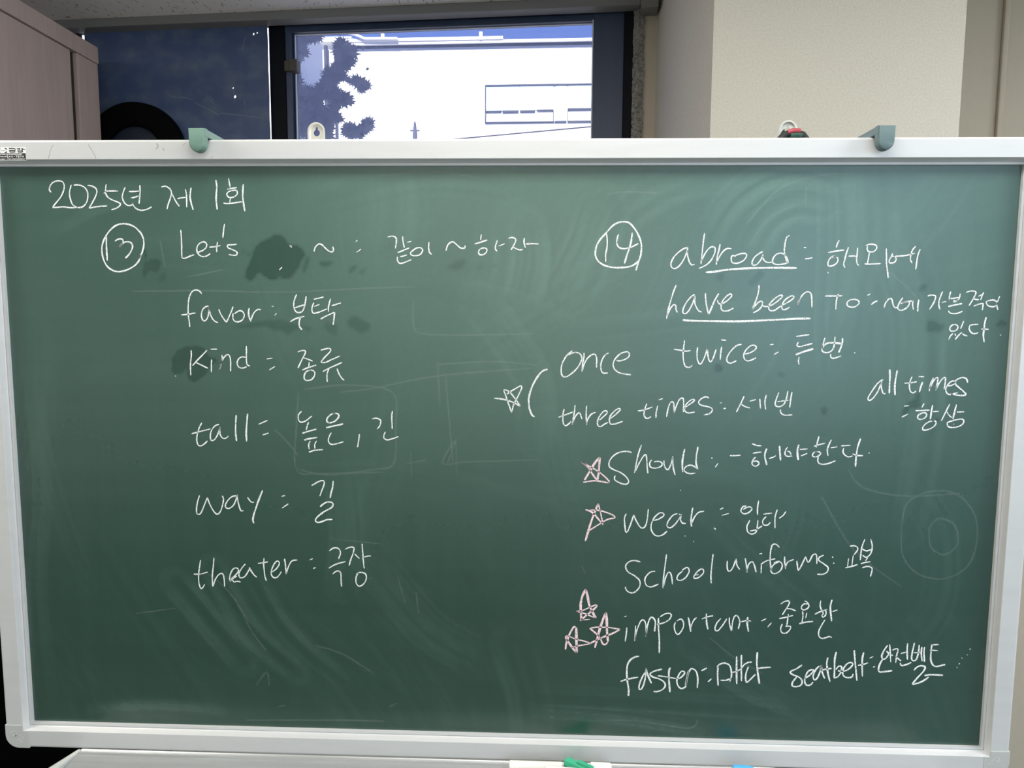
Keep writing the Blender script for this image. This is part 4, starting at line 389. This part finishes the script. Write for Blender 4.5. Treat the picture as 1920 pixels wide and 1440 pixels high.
# cabinets at the left: pale wooden one on a black one
cb = thing('wooden_cabinet', 'beech wooden cabinet with a thick top board, standing at the far left', 'cabinet', (-1.2, 0, .95))
X1, X0, YF, YB = 0.0, -.42, .40, 1.046
MB().box((X0, YF - .01, 1.201), (X1 + .002, YB + .002, 1.2465)).build('top_board', M['wood'], cb, bevel=.001)
MB().box((X0, YF, 0), (X1 - .004, YB - .115, 1.199)).build('side_panel', M['wood'], cb, bevel=.001)
MB().box((X0, YB - .092, 0), (X1, YB, 1.1995)).build('rear_stile', M['wood'], cb, bevel=.001)
MB().box((X0 + .01, YF + .01, 0), (X1 - .012, YB - .005, 1.2)).build('inner_frame', M['groove'], cb)
MB().box((X0 + .03, YF - .018, .03), (X1 - .03, YF, 1.18)).build('door', M['wood'], cb, bevel=.001)
kb = thing('black_cabinet', 'black low cabinet under the beech wooden cabinet, left of the board', 'cabinet', (-1.2, 0, 0))
MB().box((X0 - .1, .30, 0), (.012, YB + .02, .95)).build('body', M['soot'], kb, bevel=.003)
MB().box((X0 - .08, .285, .04), (-.02, .30, .92)).build('door', M['soot'], kb, bevel=.003)

# ------------------------------------------------------------------ the chalkboard
bd = thing('chalkboard', 'large green chalkboard in an aluminium frame, covered in English and Korean chalk writing', 'chalkboard')
HW, HH = .710, .415
PROF = [(0, -.0002), (.0002, -.0046), (.0032, -.0050), (.0038, -.0040), (.0046, -.0058), (.0072, -.0146), (.0078, -.0150), (.0310, -.0150), (.0335, -.0138), (.0345, -.011), (.0345, .012), (0, .012)]
def rail(side):
    rings = []
    for sgn in (-1, 1):
        ring = []
        for s, h in PROF:
            e = min(s, .008)
            if side in ('top', 'bottom'): ring.append((sgn * (HW + e), h, ZB + (HH + s) * (1 if side == 'top' else -1)))
            else: ring.append(((HW + s) * (1 if side == 'right' else -1), h, ZB + sgn * (HH + e)))
        rings.append(ring)
    # extra cuts along the rail keep long faces tidy
    return MB().loft([[tuple(a[i] + (b[i] - a[i]) * t for i in range(3)) for a, b in zip(*rings)] for t in (0, .25, .5, .75, 1)])
for side in ('top', 'bottom', 'left', 'right'):
    rl_ = rail(side).build('frame_rail', M['alu'], bd)
    if side == 'top':
        for w_, pts in strokes('-6189,4426 -6231,4361 -6259,4274 -6277,4230;-5695,4431 -5647,4345 -5605,4272 -5592,4225;w1.8:-4727,4443 -4706,4400 -4738,4357;w1.6:-4640,4378 -4619,4335;-4321,4440 -4360,4399;-3930,4261 -3968,4239'):
            MB().ribbon(pts, .0011 * w_, -.01503).build('scuff_mark', M['scuff'], rl_)
MARKS = {(-1, -1): '-7357,-4269 -7327,-4232 -7292,-4228 -7270,-4259 -7279,-4288 -7305,-4310 -7328,-4296 -7323,-4268 -7301,-4253;-7305,-4314 -7269,-4288;-7262,-4287 -7234,-4283 -7242,-4308;-7236,-4322 -7207,-4293 -7163,-4363;-7261,-4387 -7239,-4358 -7211,-4357 -7233,-4386 -7193,-4400 -7179,-4406',
         (1, -1): '7276,-4212 7181,-4293;7249,-4270 7288,-4293 7299,-4272 7285,-4245 7309,-4238;7141,-4345 7158,-4324 7189,-4316;7167,-4358 7186,-4364'}
for sx in (-1, 1):
    for sz in (-1, 1):
        R_ = .020; o_ = .0350; i_ = .0074; e_ = -.0015
        poly = [(o_, e_)] + [(o_ - R_ + R_ * math.cos(a), o_ - R_ + R_ * math.sin(a)) for a in [k * math.pi / 16 for k in range(9)]] + [(e_, o_), (e_, i_), (i_, i_), (i_, e_)]
        c = MB().prism_y([(sx * (HW + a), ZB + sz * (HH + b)) for a, b in poly], -.0156, .0125).build('corner_cap', M['cap'], bd, bevel=.0009)
        if (sx, sz) in MARKS:
            mk = MB()
            for w_, pts in strokes(MARKS[(sx, sz)]): mk.ribbon(pts, .0012, -.01585)
            mk.build('embossed_mark', M['emboss'], c)

# writing surface: a fine grid that carries chalk dust and the lamp sheen painted as paler colour
NX, NZ = 800, 470
gx = np.linspace(-HW - .004, HW + .004, NX); gz = np.linspace(-HH - .004, HH + .004, NZ); GX, GZ = np.meshgrid(gx, gz)
def fbm(sx, sz, octs=4, seed=0):
    r = np.random.default_rng(seed); out = np.zeros_like(GX); amp = 1; tot = 0
    for o in range(octs):
        nx_, nz_ = max(2, int(1.44 / sx * 2 ** o)) + 2, max(2, int(.85 / sz * 2 ** o)) + 2
        t = r.random((nz_, nx_)); u = (GX - gx[0]) / (gx[-1] - gx[0]) * (nx_ - 1.001); v = (GZ - gz[0]) / (gz[-1] - gz[0]) * (nz_ - 1.001)
        i = u.astype(int); j = v.astype(int); fu = u - i; fv = v - j; fu = fu * fu * (3 - 2 * fu); fv = fv * fv * (3 - 2 * fv)
        out += amp * ((t[j, i] * (1 - fu) + t[j, i + 1] * fu) * (1 - fv) + (t[j + 1, i] * (1 - fu) + t[j + 1, i + 1] * fu) * fv); tot += amp; amp *= .55
    return out / tot - .5
def sweep(dust_sheen, P, width, amp, seed):           # one pull of the eraser along the polyline P
    r = np.random.default_rng(seed); P = np.array(P); lo = P.min(0) - width; hi = P.max(0) + width
    i0, i1 = np.searchsorted(gx, [lo[0], hi[0]]); j0, j1 = np.searchsorted(gz, [lo[1], hi[1]])
    if i1 - i0 < 2 or j1 - j0 < 2: return
    X = GX[j0:j1, i0:i1]; Z = GZ[j0:j1, i0:i1]; best = np.full(X.shape, 9.0); sd = np.zeros(X.shape); tt = np.zeros(X.shape)
    n = len(P) - 1
    for k in range(n):
        a = P[k]; d = P[k + 1] - a; q = (d @ d) or 1e-9; t = np.clip(((X - a[0]) * d[0] + (Z - a[1]) * d[1]) / q, 0, 1)
        ex = X - a[0] - t * d[0]; ez = Z - a[1] - t * d[1]; dd = np.hypot(ex, ez); m = dd < best
        best[m] = dd[m]; sd[m] = (np.sign(ex * d[1] - ez * d[0]) * dd)[m]; tt[m] = ((k + t) / n)[m]
    nt = max(5, int(2 * width / .0055)); tab = r.random(nt + 2); u = np.clip((sd / width + 1) / 2, 0, .999) * nt; i = u.astype(int); fu = u - i
    streak = tab[i] * (1 - fu) + tab[i + 1] * fu
    win_ = np.clip((1 - best / width) / .25, 0, 1); win_ = win_ * win_ * (3 - 2 * win_)
    dust_sheen[j0:j1, i0:i1] += amp * win_ * (streak * 1.6 - .3) * np.sin(np.pi * np.clip(tt, .03, .97)) ** .5
rs = np.random.default_rng(5)
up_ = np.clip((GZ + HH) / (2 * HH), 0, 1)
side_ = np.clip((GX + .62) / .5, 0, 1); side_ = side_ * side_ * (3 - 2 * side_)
sheen_hump = np.clip((up_ - .16) / .68, 0, 1); sheen_hump = sheen_hump * sheen_hump * (3 - 2 * sheen_hump)
dust_sheen = .016 + .155 * sheen_hump * (.50 + .50 * side_) * (1 - .3 * np.clip((GX - .5) / .2, 0, 1)) + .05 * (.3 + .7 * sheen_hump) * fbm(.5, .35, 4, 2) + .016 * fbm(.02, .5, 3, 3) + .016 * fbm(.9, .018, 3, 4)  # paler top and middle, darker left and bottom: lamp sheen and falloff painted in
for k in range(130):                            # broad arcs and pulls of the felt eraser
    cx, cz = rs.uniform(-.7, .7), rs.uniform(-.42, .42); L_ = rs.uniform(.12, .38)
    if cz < -.05: a0 = rs.uniform(-1.4, -.7)
    else: a0 = rs.choice([rs.uniform(-.25, .25), rs.uniform(-1.7, -1.4), rs.uniform(.3, .8)])
    bend = rs.uniform(-.9, .9); P = []; x, z, a = cx, cz, a0
    for i in range(9): P.append((x, z)); x += math.cos(a) * L_ / 8; z += math.sin(a) * L_ / 8; a += bend / 8
    sweep(dust_sheen, P, rs.uniform(.014, .042), rs.choice([-.5, 1, 1]) * rs.uniform(.005, .021) * (.5 + min(1, max(0, cz + .3))), k)
for pts, wd, am in SWIRLS:                      # big pulls of the eraser, plus broad pale streaks painting lamp reflections
    sweep(dust_sheen, catmull([(int(v.split(',')[0]) / 1e4, int(v.split(',')[1]) / 1e4) for v in pts.split()]), wd, am, len(pts))
dust_sheen = np.where(dust_sheen < .03, .03 * np.exp((dust_sheen - .03) / .03), dust_sheen)
for q in WIPED.split(';'):                      # patches wiped clean with a wet finger or cloth
    wgt, pts = q.split(':'); P = np.array([[int(v) / 1e4 for v in a.split(',')] for a in pts.split()])
    lo = P.min(0) - .006; hi = P.max(0) + .006; i0, i1 = np.searchsorted(gx, [lo[0], hi[0]]); j0, j1 = np.searchsorted(gz, [lo[1], hi[1]])
    acc = np.zeros((j1 - j0, i1 - i0))
    for ox in (-.0017, 0, .0017):
        for oz in (-.0017, 0, .0017):
            X = GX[j0:j1, i0:i1] + ox; Z = GZ[j0:j1, i0:i1] + oz; ins = np.zeros(X.shape, bool)
            for k in range(len(P)):
                a, b = P[k], P[k - 1]; c_ = (a[1] > Z) != (b[1] > Z)
                with np.errstate(divide='ignore', invalid='ignore'): ins ^= c_ & (X < (b[0] - a[0]) * (Z - a[1]) / (b[1] - a[1]) + a[0])
            acc += ins / 9
    wt = float(wgt); sub = dust_sheen[j0:j1, i0:i1]; sub -= acc * wt * .74 * sub
me = bpy.data.meshes.new('writing_surface')
co = np.stack([GX, np.zeros_like(GX), GZ + ZB], -1).reshape(-1, 3); idx = np.arange(NX * NZ).reshape(NZ, NX)
fc = np.stack([idx[:-1, :-1], idx[:-1, 1:], idx[1:, 1:], idx[1:, :-1]], -1).reshape(-1, 4)
me.vertices.add(len(co)); me.vertices.foreach_set('co', co.ravel()); me.loops.add(fc.size); me.loops.foreach_set('vertex_index', fc.ravel())
me.polygons.add(len(fc)); me.polygons.foreach_set('loop_start', np.arange(0, fc.size, 4)); me.update(calc_edges=True); me.validate()
at = me.attributes.new('dust_sheen', 'FLOAT', 'POINT'); at.data.foreach_set('value', dust_sheen.ravel().astype(np.float32)); me.materials.append(M['board'])
sf = bpy.data.objects.new('writing_surface', me); COL.objects.link(sf); sf.parent = bd
MB().box((-HW - .002, .0008, ZB - HH - .002), (HW + .002, .012, ZB + HH + .002)).build('back_board', M['trim'], bd)

for label, colr, txt in CHALK:                  # every written word group is a part of its own
    c = MB()
    for w_, pts in strokes(txt): c.ribbon(pts, (.00155 if label[:4] == 'PINK' else .00185) * w_, -.0004)
    if label.startswith('PINK'): o = c.build('chalk_star', M['chalk_pink'], bd); o['label'] = 'pink chalk star, ' + label[5:]
    elif label.startswith('STAR'): o = c.build('chalk_star', M['chalk'], bd); o['label'] = 'white chalk star left of the curved bracket'
    elif label.startswith('SPECK'): o = c.build('chalk_speck', M['chalk'], bd); o['label'] = 'loose white chalk speck' + label[5:]
    elif label.startswith('BRACKET'): o = c.build('chalk_bracket', M['chalk'], bd); o['label'] = 'curved white chalk bracket left of once and three times'
    else: o = c.build('chalk_writing', M['chalk'], bd); o['label'] = 'white chalk writing reading ' + label
groups = []
for w_, pts in strokes(RESIDUE):                # lines that touch belong together
    near = [g for g in groups if any(math.hypot(p[0] - q[0], p[1] - q[1]) < .035 for p in catmull(pts) for L in g for q in catmull(L))]
    new = [pts] + [L for g in near for L in g]; groups = [g for g in groups if g not in near] + [new]
for g in groups:
    c = MB()
    for pts in g: c.ribbon(pts, .0026, -.0003)
    tag(c.build('chalk_residue', M['residue'], bd), 'faint half wiped chalk line')

# maker's sticker on the top rail
st = MB().box((-.7005, -.0153, ZB + .4210), (-.6589, -.0150, ZB + .4390)).build('sticker', M['sticker'], bd); st['label'] = 'small black and white paper sticker'
MB().box((-.7005, -.01545, ZB + .4215), (-.6592, -.0153, ZB + .4310)).build('dark_field', M['ink'], st)
lt = MB()
for q, wd in (('-6826,4374 -6747,4373 -6735,4349', .0011), ('-6831,4348 -6732,4348', .0009), ('-6816,4340 -6746,4340', .0010), ('-6746,4340 -6747,4322', .0012), ('-6747,4322 -6814,4322', .0009), ('-6814,4322 -6816,4340', .0012), ('-6712,4373 -6667,4373', .0009), ('-6667,4373 -6681,4357', .0012), ('-6681,4357 -6710,4349', .0009), ('-6641,4376 -6635,4328', .0013), ('-6635,4369 -6598,4359', .0010),
              ('-6702,4328 -6688,4338 -6653,4340 -6631,4331 -6651,4322 -6683,4321 -6702,4328', .0010), ('-6886,4373 -6862,4371', .0014), ('-6862,4371 -6860,4357', .0013), ('-6890,4317 -6864,4319', .0014), ('-6864,4319 -6862,4334', .0013), ('-6950,4373 -6990,4370', .0014), ('-6955,4318 -6990,4321', .0013), ('-6945,4345 -6880,4346', .0003)):
    for w_, pts in strokes(q): lt.ribbon(pts, wd, -.01548, taper=False)
lt.build('lettering', M['ink'], st)
lw = MB(); SEG = {'5': '04 00 0 ', '4': ''}
DIG = {'5': [[(1, 1), (0, 1), (0, .55), (1, .5), (1, 0), (0, 0)]], '4': [[(.8, 0), (.8, 1), (0, .3), (1, .3)]], '-': [[(.1, .5), (.9, .5)]], '7': [[(0, 1), (1, 1), (.4, 0)]], '8': [[(0, 0), (1, 0), (1, 1), (0, 1), (0, 0)], [(0, .5), (1, .5)]]}
for i, ch in enumerate('544-7874'):
    for q in DIG[ch]: 
        for a, b in zip(q, q[1:]): lw.ribbon([(-.6862 + i * .00315 + a[0] * .0019, ZB + .4250 + a[1] * .0026), (-.6862 + i * .00315 + b[0] * .0019, ZB + .4250 + b[1] * .0026)], .0006, -.0156, taper=False)
for zl, a, b in ((.4295, -.6970, -.6650), (.4262, -.700, -.6885), (.4227, -.700, -.6895), (.4229, -.6865, -.6610)):   # lines of tiny print, too small to read
    x = a
    while x < b:
        d_ = rr.uniform(.0007, .0016); lw.ribbon([(x, ZB + zl - .0006), (x + d_, ZB + zl + .0006)], .0009, -.0156, taper=False); x += d_ + rr.uniform(.0003, .0009)
lw.build('small_print', M['sticker'], st)

# chalk tray under the bottom rail
TX0, TX1 = -.627, .64
tp = [(-.0145, -.4488), (-.0165, -.4484), (-.0180, -.4496), (-.0215, -.4506), (-.0225, -.4490), (-.0262, -.4488), (-.0272, -.4503), (-.0320, -.4508), (-.0328, -.4494), (-.070, -.4500), (-.080, -.4440), (-.083, -.4440), (-.084, -.460), (-.080, -.466), (-.0145, -.466)]
MB().loft([[(x, y, ZB + z) for y, z in tp] for x in (TX0, -.2, .2, TX1)]).build('chalk_tray', M['alu_tray'], bd, smooth=True)
for sgn, x0 in ((-1, TX0), (1, TX1)):
    e = MB(); out = x0 + sgn * .022
    e.loft([[(x0, -.016, ZB - .449), (x0, -.088, ZB - .440), (x0, -.088, ZB - .468), (x0, -.016, ZB - .468)], [(x0 + sgn * .004, -.017, ZB - .4478), (x0 + sgn * .010, -.09, ZB - .438), (x0 + sgn * .010, -.09, ZB - .468), (x0 + sgn * .004, -.017, ZB - .468)], [(x0 + sgn * .008, -.020, ZB - .4505), (out, -.09, ZB - .444), (out, -.09, ZB - .466), (x0 + sgn * .008, -.020, ZB - .466)]])
    e.build('tray_end_cap', M['clear_cap'], bd, bevel=.0015)

# hanging plates behind the top rail
def hanger(cx):
    bm = bmesh.new(); hw = .0117; zc = ZB + .466; zb = ZB + .415
    def arch(r, zb_): return [(cx - r, zb_)] + [(cx + r * math.cos(math.pi - k * math.pi / 16), zc + r * math.sin(math.pi - k * math.pi / 16)) for k in range(17)] + [(cx + r, zb_)]
    key = [(cx + .0019 * math.cos(a), ZB + .4705 + .0019 * math.sin(a)) for a in [-.6 + k * (math.pi + 1.2) / 8 for k in range(9)]] + [(cx + .0046 * math.cos(a), ZB + .4640 + .0046 * math.sin(a)) for a in [math.pi / 2 + .55 + k * (2 * math.pi - 1.1) / 14 for k in range(15)]]
    m_ = MB(); o1 = arch(hw, zb); o2 = arch(hw - .0014, zb); i1 = arch(hw - .0032, zb)
    m_.loft([[(x, .0125, z) for x, z in o1], [(x, .0110, z) for x, z in o1], [(x, .0110, z) for x, z in o2], [(x, .0140, z) for x, z in i1]], close=False, caps=False)
    es = []
    for lp in (i1, key):
        vs = [bm.verts.new((x, .0140, z)) for x, z in lp]; es += [bm.edges.new((vs[i], vs[(i + 1) % len(vs)])) for i in range(len(vs))]
    bmesh.ops.triangle_fill(bm, use_beauty=True, use_dissolve=False, edges=es); bm.verts.index_update()
    m_.add([v.co for v in bm.verts], [[v.index for v in f_.verts] for f_ in bm.faces]); bm.free()
    o = m_.build('hanger_plate', M['zinc'], bd); sm = o.modifiers.new('thickness', 'SOLIDIFY'); sm.thickness = .0012; sm.offset = 0; return o
hanger(-.2565); hanger(.4000)
for sx in (-1, 1):
    MB().box((sx * .45 - .02, .0125, .03), (sx * .45 + .02, .04, ZB + .40)).box((sx * .45 - .02, -.05, 0), (sx * .45 + .02, .26, .03)).build('stand_leg', M['trim'], bd, bevel=.002)

# plastic hooks hung over the top rail
def hook(cx, m, label):
    t = thing('plastic_hook', label, 'hook', (cx, -.034, ZB + .46), 0, 'green plastic hooks over the top rail')
    hw = .0112; R_ = .0112; a = [math.pi * k / 14 for k in range(15)]
    tong = [(-hw, 0)] + [(-R_ * .94 * math.cos(q), -.0205 - R_ * math.sin(q)) for q in a] + [(hw, 0)]
    def sc(k, dz=0): return [(x * k, z * k + dz) for x, z in tong]
    mb = MB(); mb.loft([[(x, .0115, z) for x, z in sc(1.0)], [(x, .003, z) for x, z in sc(1.0)], [(x, .0008, z) for x, z in sc(.97, -.0004)], [(x, .0, z) for x, z in sc(.90, -.0014)]]); mb.build('tongue', m, t, smooth=True)
    ar = MB(); ar.loft([[(-hw, y, -.0005), (hw, y, -.0005), (hw, y, zb), (-hw, y, zb)] for y, zb in ((.0015, -.0105), (.0115, -.0105), (.040, -.0100), (.056, -.0100), (.062, -.0105))]); ar.build('arm', m, t, bevel=.0008)
    MB().box((-hw, .052, -.045), (hw, .062, -.009)).build('back_leg', m, t, bevel=.0008); return t
hook(-.4073, M['hook'], 'sage green plastic hook over the top rail, before the dark navy panel')
hook(.5131, M['hook2'], 'grey green plastic hook over the top rail, before the cream pillar')

# small bundle caught behind the second hanging plate
bn = thing('strap_bundle', 'small black bundle with a red band behind the board, before the pillar', 'strap', (.404, .004, ZB + .4555))
b = MB(); b.tube([(-.0175, 0, -.006), (-.012, 0, .0005), (-.004, .001, .0030), (.006, .001, .0032), (.013, 0, .0012), (.0188, 0, -.006)], [.005, .0052, .0052, .0052, .0052, .005], 12); b.box((-.02, -.002, -.04), (.02, .006, -.004)); b.build('strap', M['bundle_black'], bn, smooth=True)
MB().tube([(-.0075, -.002, .0040), (0, -.003, .0056), (.0085, -.002, .0056)], [.0036, .0042, .0040], 12).build('red_band', M['bundle_red'], bn, smooth=True)
MB().tube([(-.005, -.006, -.001), (.003, -.007, -.0004), (.010, -.006, -.001)], [.003, .003, .003], 10).build('green_band', M['green_tape'], bn, smooth=True)
MB().loft([[(-.0195, y, -.004), (-.0125, y, -.004), (-.0125, y, .0085), (-.0145, y, .0065)] for y in (-.004, .002)]).build('torn_end', M['bundle_black'], bn)

# chalk and chalk holders lying in the tray
def stick(label, x0, x1, y, ztop, r, tilt=0.0):
    L_ = x1 - x0; e = .0012; t = MB().tube([(0, 0, 0), (e, 0, 0), (L_ - e, 0, 0), (L_, 0, 0)], [r * .82, r, r * .96, r * .80], 18).build('chalk_stick', M['chalk_stick'], smooth=True)
    t.location = (x0, y, ZB + ztop - r); t.rotation_euler = (0, 0, tilt); return tag(t, label, 'chalk', 'white chalk in the tray')
stick('long white chalk stick in the tray, left of the green chalk holder', .0223, .0990, -.0385, -.4338, .0076)
stick('white chalk stick lying in front of the long one, touching the green holder', .0741, .1215, -.0545, -.4290, .0070, -.10)
stick('short rounded white chalk stub in the tray, right of the green chalk holder', .1390, .1695, -.0395, -.4325, .0080)
gh = thing('chalk_holder', 'green plastic chalk holder lying slanted in the tray between white chalks', 'chalk holder', (.1045, -.0300, ZB - .4380), -.62, 'plastic chalk holders in the tray')
MB().tube([(0, 0, 0), (.002, 0, 0), (.050, 0, 0), (.052, 0, 0)], [.0062, .0078, .0078, .0062], 8).build('barrel', M['green'], gh, bevel=.0004)
MB().box((.020, -.003, .0055), (.046, .003, .0105)).build('clip', M['green'], gh, bevel=.001)
MB().tube([(.052, 0, 0), (.066, 0, 0), (.0665, 0, 0)], [.005, .005, .004], 14).build('chalk_tip', M['chalk_stick'], gh, smooth=True)
bh = thing('chalk_holder', 'blue plastic chalk holder with white chalk in the tray, near its right end', 'chalk holder', (.3417, -.0450, ZB - .4342), -.03, 'plastic chalk holders in the tray')
MB().tube([(0, 0, 0), (.001, 0, 0), (.020, 0, 0), (.0285, 0, 0)], [.0068, .0076, .0076, .0058], 20).build('barrel', M['blue'], bh, smooth=True)
MB().tube([(.0285, 0, 0), (.055, 0, 0), (.062, 0, -.0005), (.0625, 0, -.0005)], [.0056, .0056, .0045, .003], 16).build('chalk_tip', M['chalk_stick'], bh, smooth=True)

# ------------------------------------------------------------------ outside the window
tag(MB().box((-40, 1.3, -3.2), (40, 60, -3.0)).build('ground', M['ground']), kind='structure')
FRZ = math.radians(-1.62)
bl = thing('building', 'sunlit white building across the street, seen through the window', 'building', (-3.19, 12.84, -3.0), FRZ)
G = 3.0
MB().box((-.88, 0, 0), (9, 6, G + 6.42)).build('wall', M['facade'], bl)
MB().box((-.55, -.10, G + 6.455), (9.1, .35, G + 6.505)).box((-.42, -.12, G + 6.505), (2.56, .25, G + 6.56)).box((-.9, -.06, G + 6.54), (-.30, .3, G + 6.63)).build('coping', M['facade'], bl)
MB().box((-.55, -.05, G + 6.425), (9, .02, G + 6.452)).build('gutter', M['facade_line'], bl)
MB().tube([(-.40, -.16, G + 6.66), (-.20, -.16, G + 6.62), (-.02, -.16, G + 6.545), (.6, -.16, G + 6.535)], .025, 8).build('pipe', M['facade'], bl)
for x in (.31, 2.15): MB().box((x - .03, -.13, G + 6.50), (x + .03, -.07, G + 6.64)).build('vent_stub', M['facade'], bl)
dp = MB(); dp.tube([(-.79, -.08, G + 6.46), (-.79, -.08, 0)], .035, 10); dp.tube([(-.62, -.06, G + 6.46), (-.62, -.06, 0)], .02, 8); dp.build('downpipe', M['facade_line'], bl)
wf = MB(); x0, x1, z0, z1, zt = 2.22, 4.60, G + 5.03, G + 5.70, G + 5.25
def bar(a, b, c_, d_): wf.box((a, -.03, c_), (b, .02, d_))
bar(x0, x1, z1, z1 + .022); bar(x0, 3.52, z0, z0 + .018); bar(x0, x0 + .02, z0, z1); bar(x0, 2.53, zt - .02, zt); bar(2.55, 2.85, zt - .03, zt); bar(2.88, 3.16, zt - .025, zt); bar(3.2, 3.5, zt - .01, zt + .01); bar(3.50, 3.51, z0, zt); bar(3.77, 3.78, z0, zt); bar(3.77, x1, zt, zt + .028); bar(3.77, x1, z0, z0 + .022); bar(3.53, 3.75, z0, z0 + .022)
o = wf.build('window', M['facade_line'], bl)
MB().box((x0 + .02, -.012, zt), (2.865, .0, z1)).box((2.88, -.012, zt), (3.50, .0, z1)).box((3.54, -.012, z0 + .02), (3.75, 0, z1)).box((3.78, -.012, zt + .03), (x1, 0, z1)).build('pane', M['far_glass'], o)
gap_block = thing('building', 'added white block brightening the narrow gap beside the dark navy panel', 'building', (0, 15, -3.0))
MB().box((-13, 0, 0), (-5.3, 5, 11)).build('wall', M['facade'], gap_block)  # white block added only to make the gap beside the panel look bright
MB().box((-13.1, -.1, 11), (-5.25, 5.1, 11.2)).build('coping', M['facade'], gap_block)
pole = thing('utility_pole', 'grey utility pole with a crossbar before the white building', 'pole', (-1.93, 10.6, -3.0))
pp = MB().tube([(0, 0, 0), (0, 0, 7.30), (0, 0, 7.47), (0, 0, 7.50)], [.06, .035, .018, .006], 10); pp.build('post', M['pole'], pole)
MB().box((-.075, -.015, 7.345), (.075, .015, 7.365)).build('crossbar', M['pole'], pole)
tag(MB().tube([(-3.98, 12.3, 4.45), (-1.22, 12.3, 4.65), (.94, 11.6, 4.66), (2.53, 10.9, 4.58), (9, 8, 4.4)], .012, 6).build('cable', M['cable']), 'thin black cable slanting across the white building below its window', 'cable')

tr = thing('tree', 'leafy tree in shade just outside the glass pane', 'tree', (-1.05, 3.15, -3.0))
MAPLE = [(0, -1.0), (.10, -.42), (.55, -.74), (.38, -.30), (1.02, -.22), (.52, .06), (.98, .50), (.36, .30), (.40, .66), (.14, .42), (0, 1.05), (-.14, .42), (-.42, .68), (-.36, .30), (-.98, .48), (-.52, .06), (-1.02, -.22), (-.38, -.30), (-.55, -.74), (-.10, -.42)]
lf = MB(); rl = random.Random(21)
for q in LEAVES.split():
    x, y, z, r = [int(v) / 1000 for v in q.split(',')]; rot = Matrix.Rotation(rl.uniform(-.9, .9), 3, 'Y') @ Matrix.Rotation(rl.uniform(-.55, .55), 3, 'X') @ Matrix.Rotation(rl.uniform(-.5, .5), 3, 'Z')
    vs = [rot @ Vector((a * r * rl.uniform(.88, 1.1), .12 * r * (a * a), b_2 * r)) for a, b_2 in MAPLE]; c0 = Vector((x + 1.05, y - 3.15, z + 3.0))
    lf.add([c0] + [c0 + v for v in vs], [(0, i + 1, (i + 1) % 20 + 1) for i in range(20)])
lf.build('foliage', M['leaf'], tr)
br = MB(); br.tube([(-.1, .45, 0), (-.06, .43, 2.0), (0, .40, 4.2), (.02, .36, 5.2)], [.10, .08, .05, .02], 10)
for a in ((-.02, .4, 4.0, .30, .1, 4.55), (0, .4, 4.3, .28, .15, 4.95), (0, .4, 4.4, -.2, .1, 5.0)):
    p0, p1 = Vector(a[:3]), Vector(a[3:]); br.tube([p0, (p0 + p1) / 2 + Vector((0, 0, .06)), p1], [.02, .012, .004], 6)
br.build('trunk', M['bark'], tr)
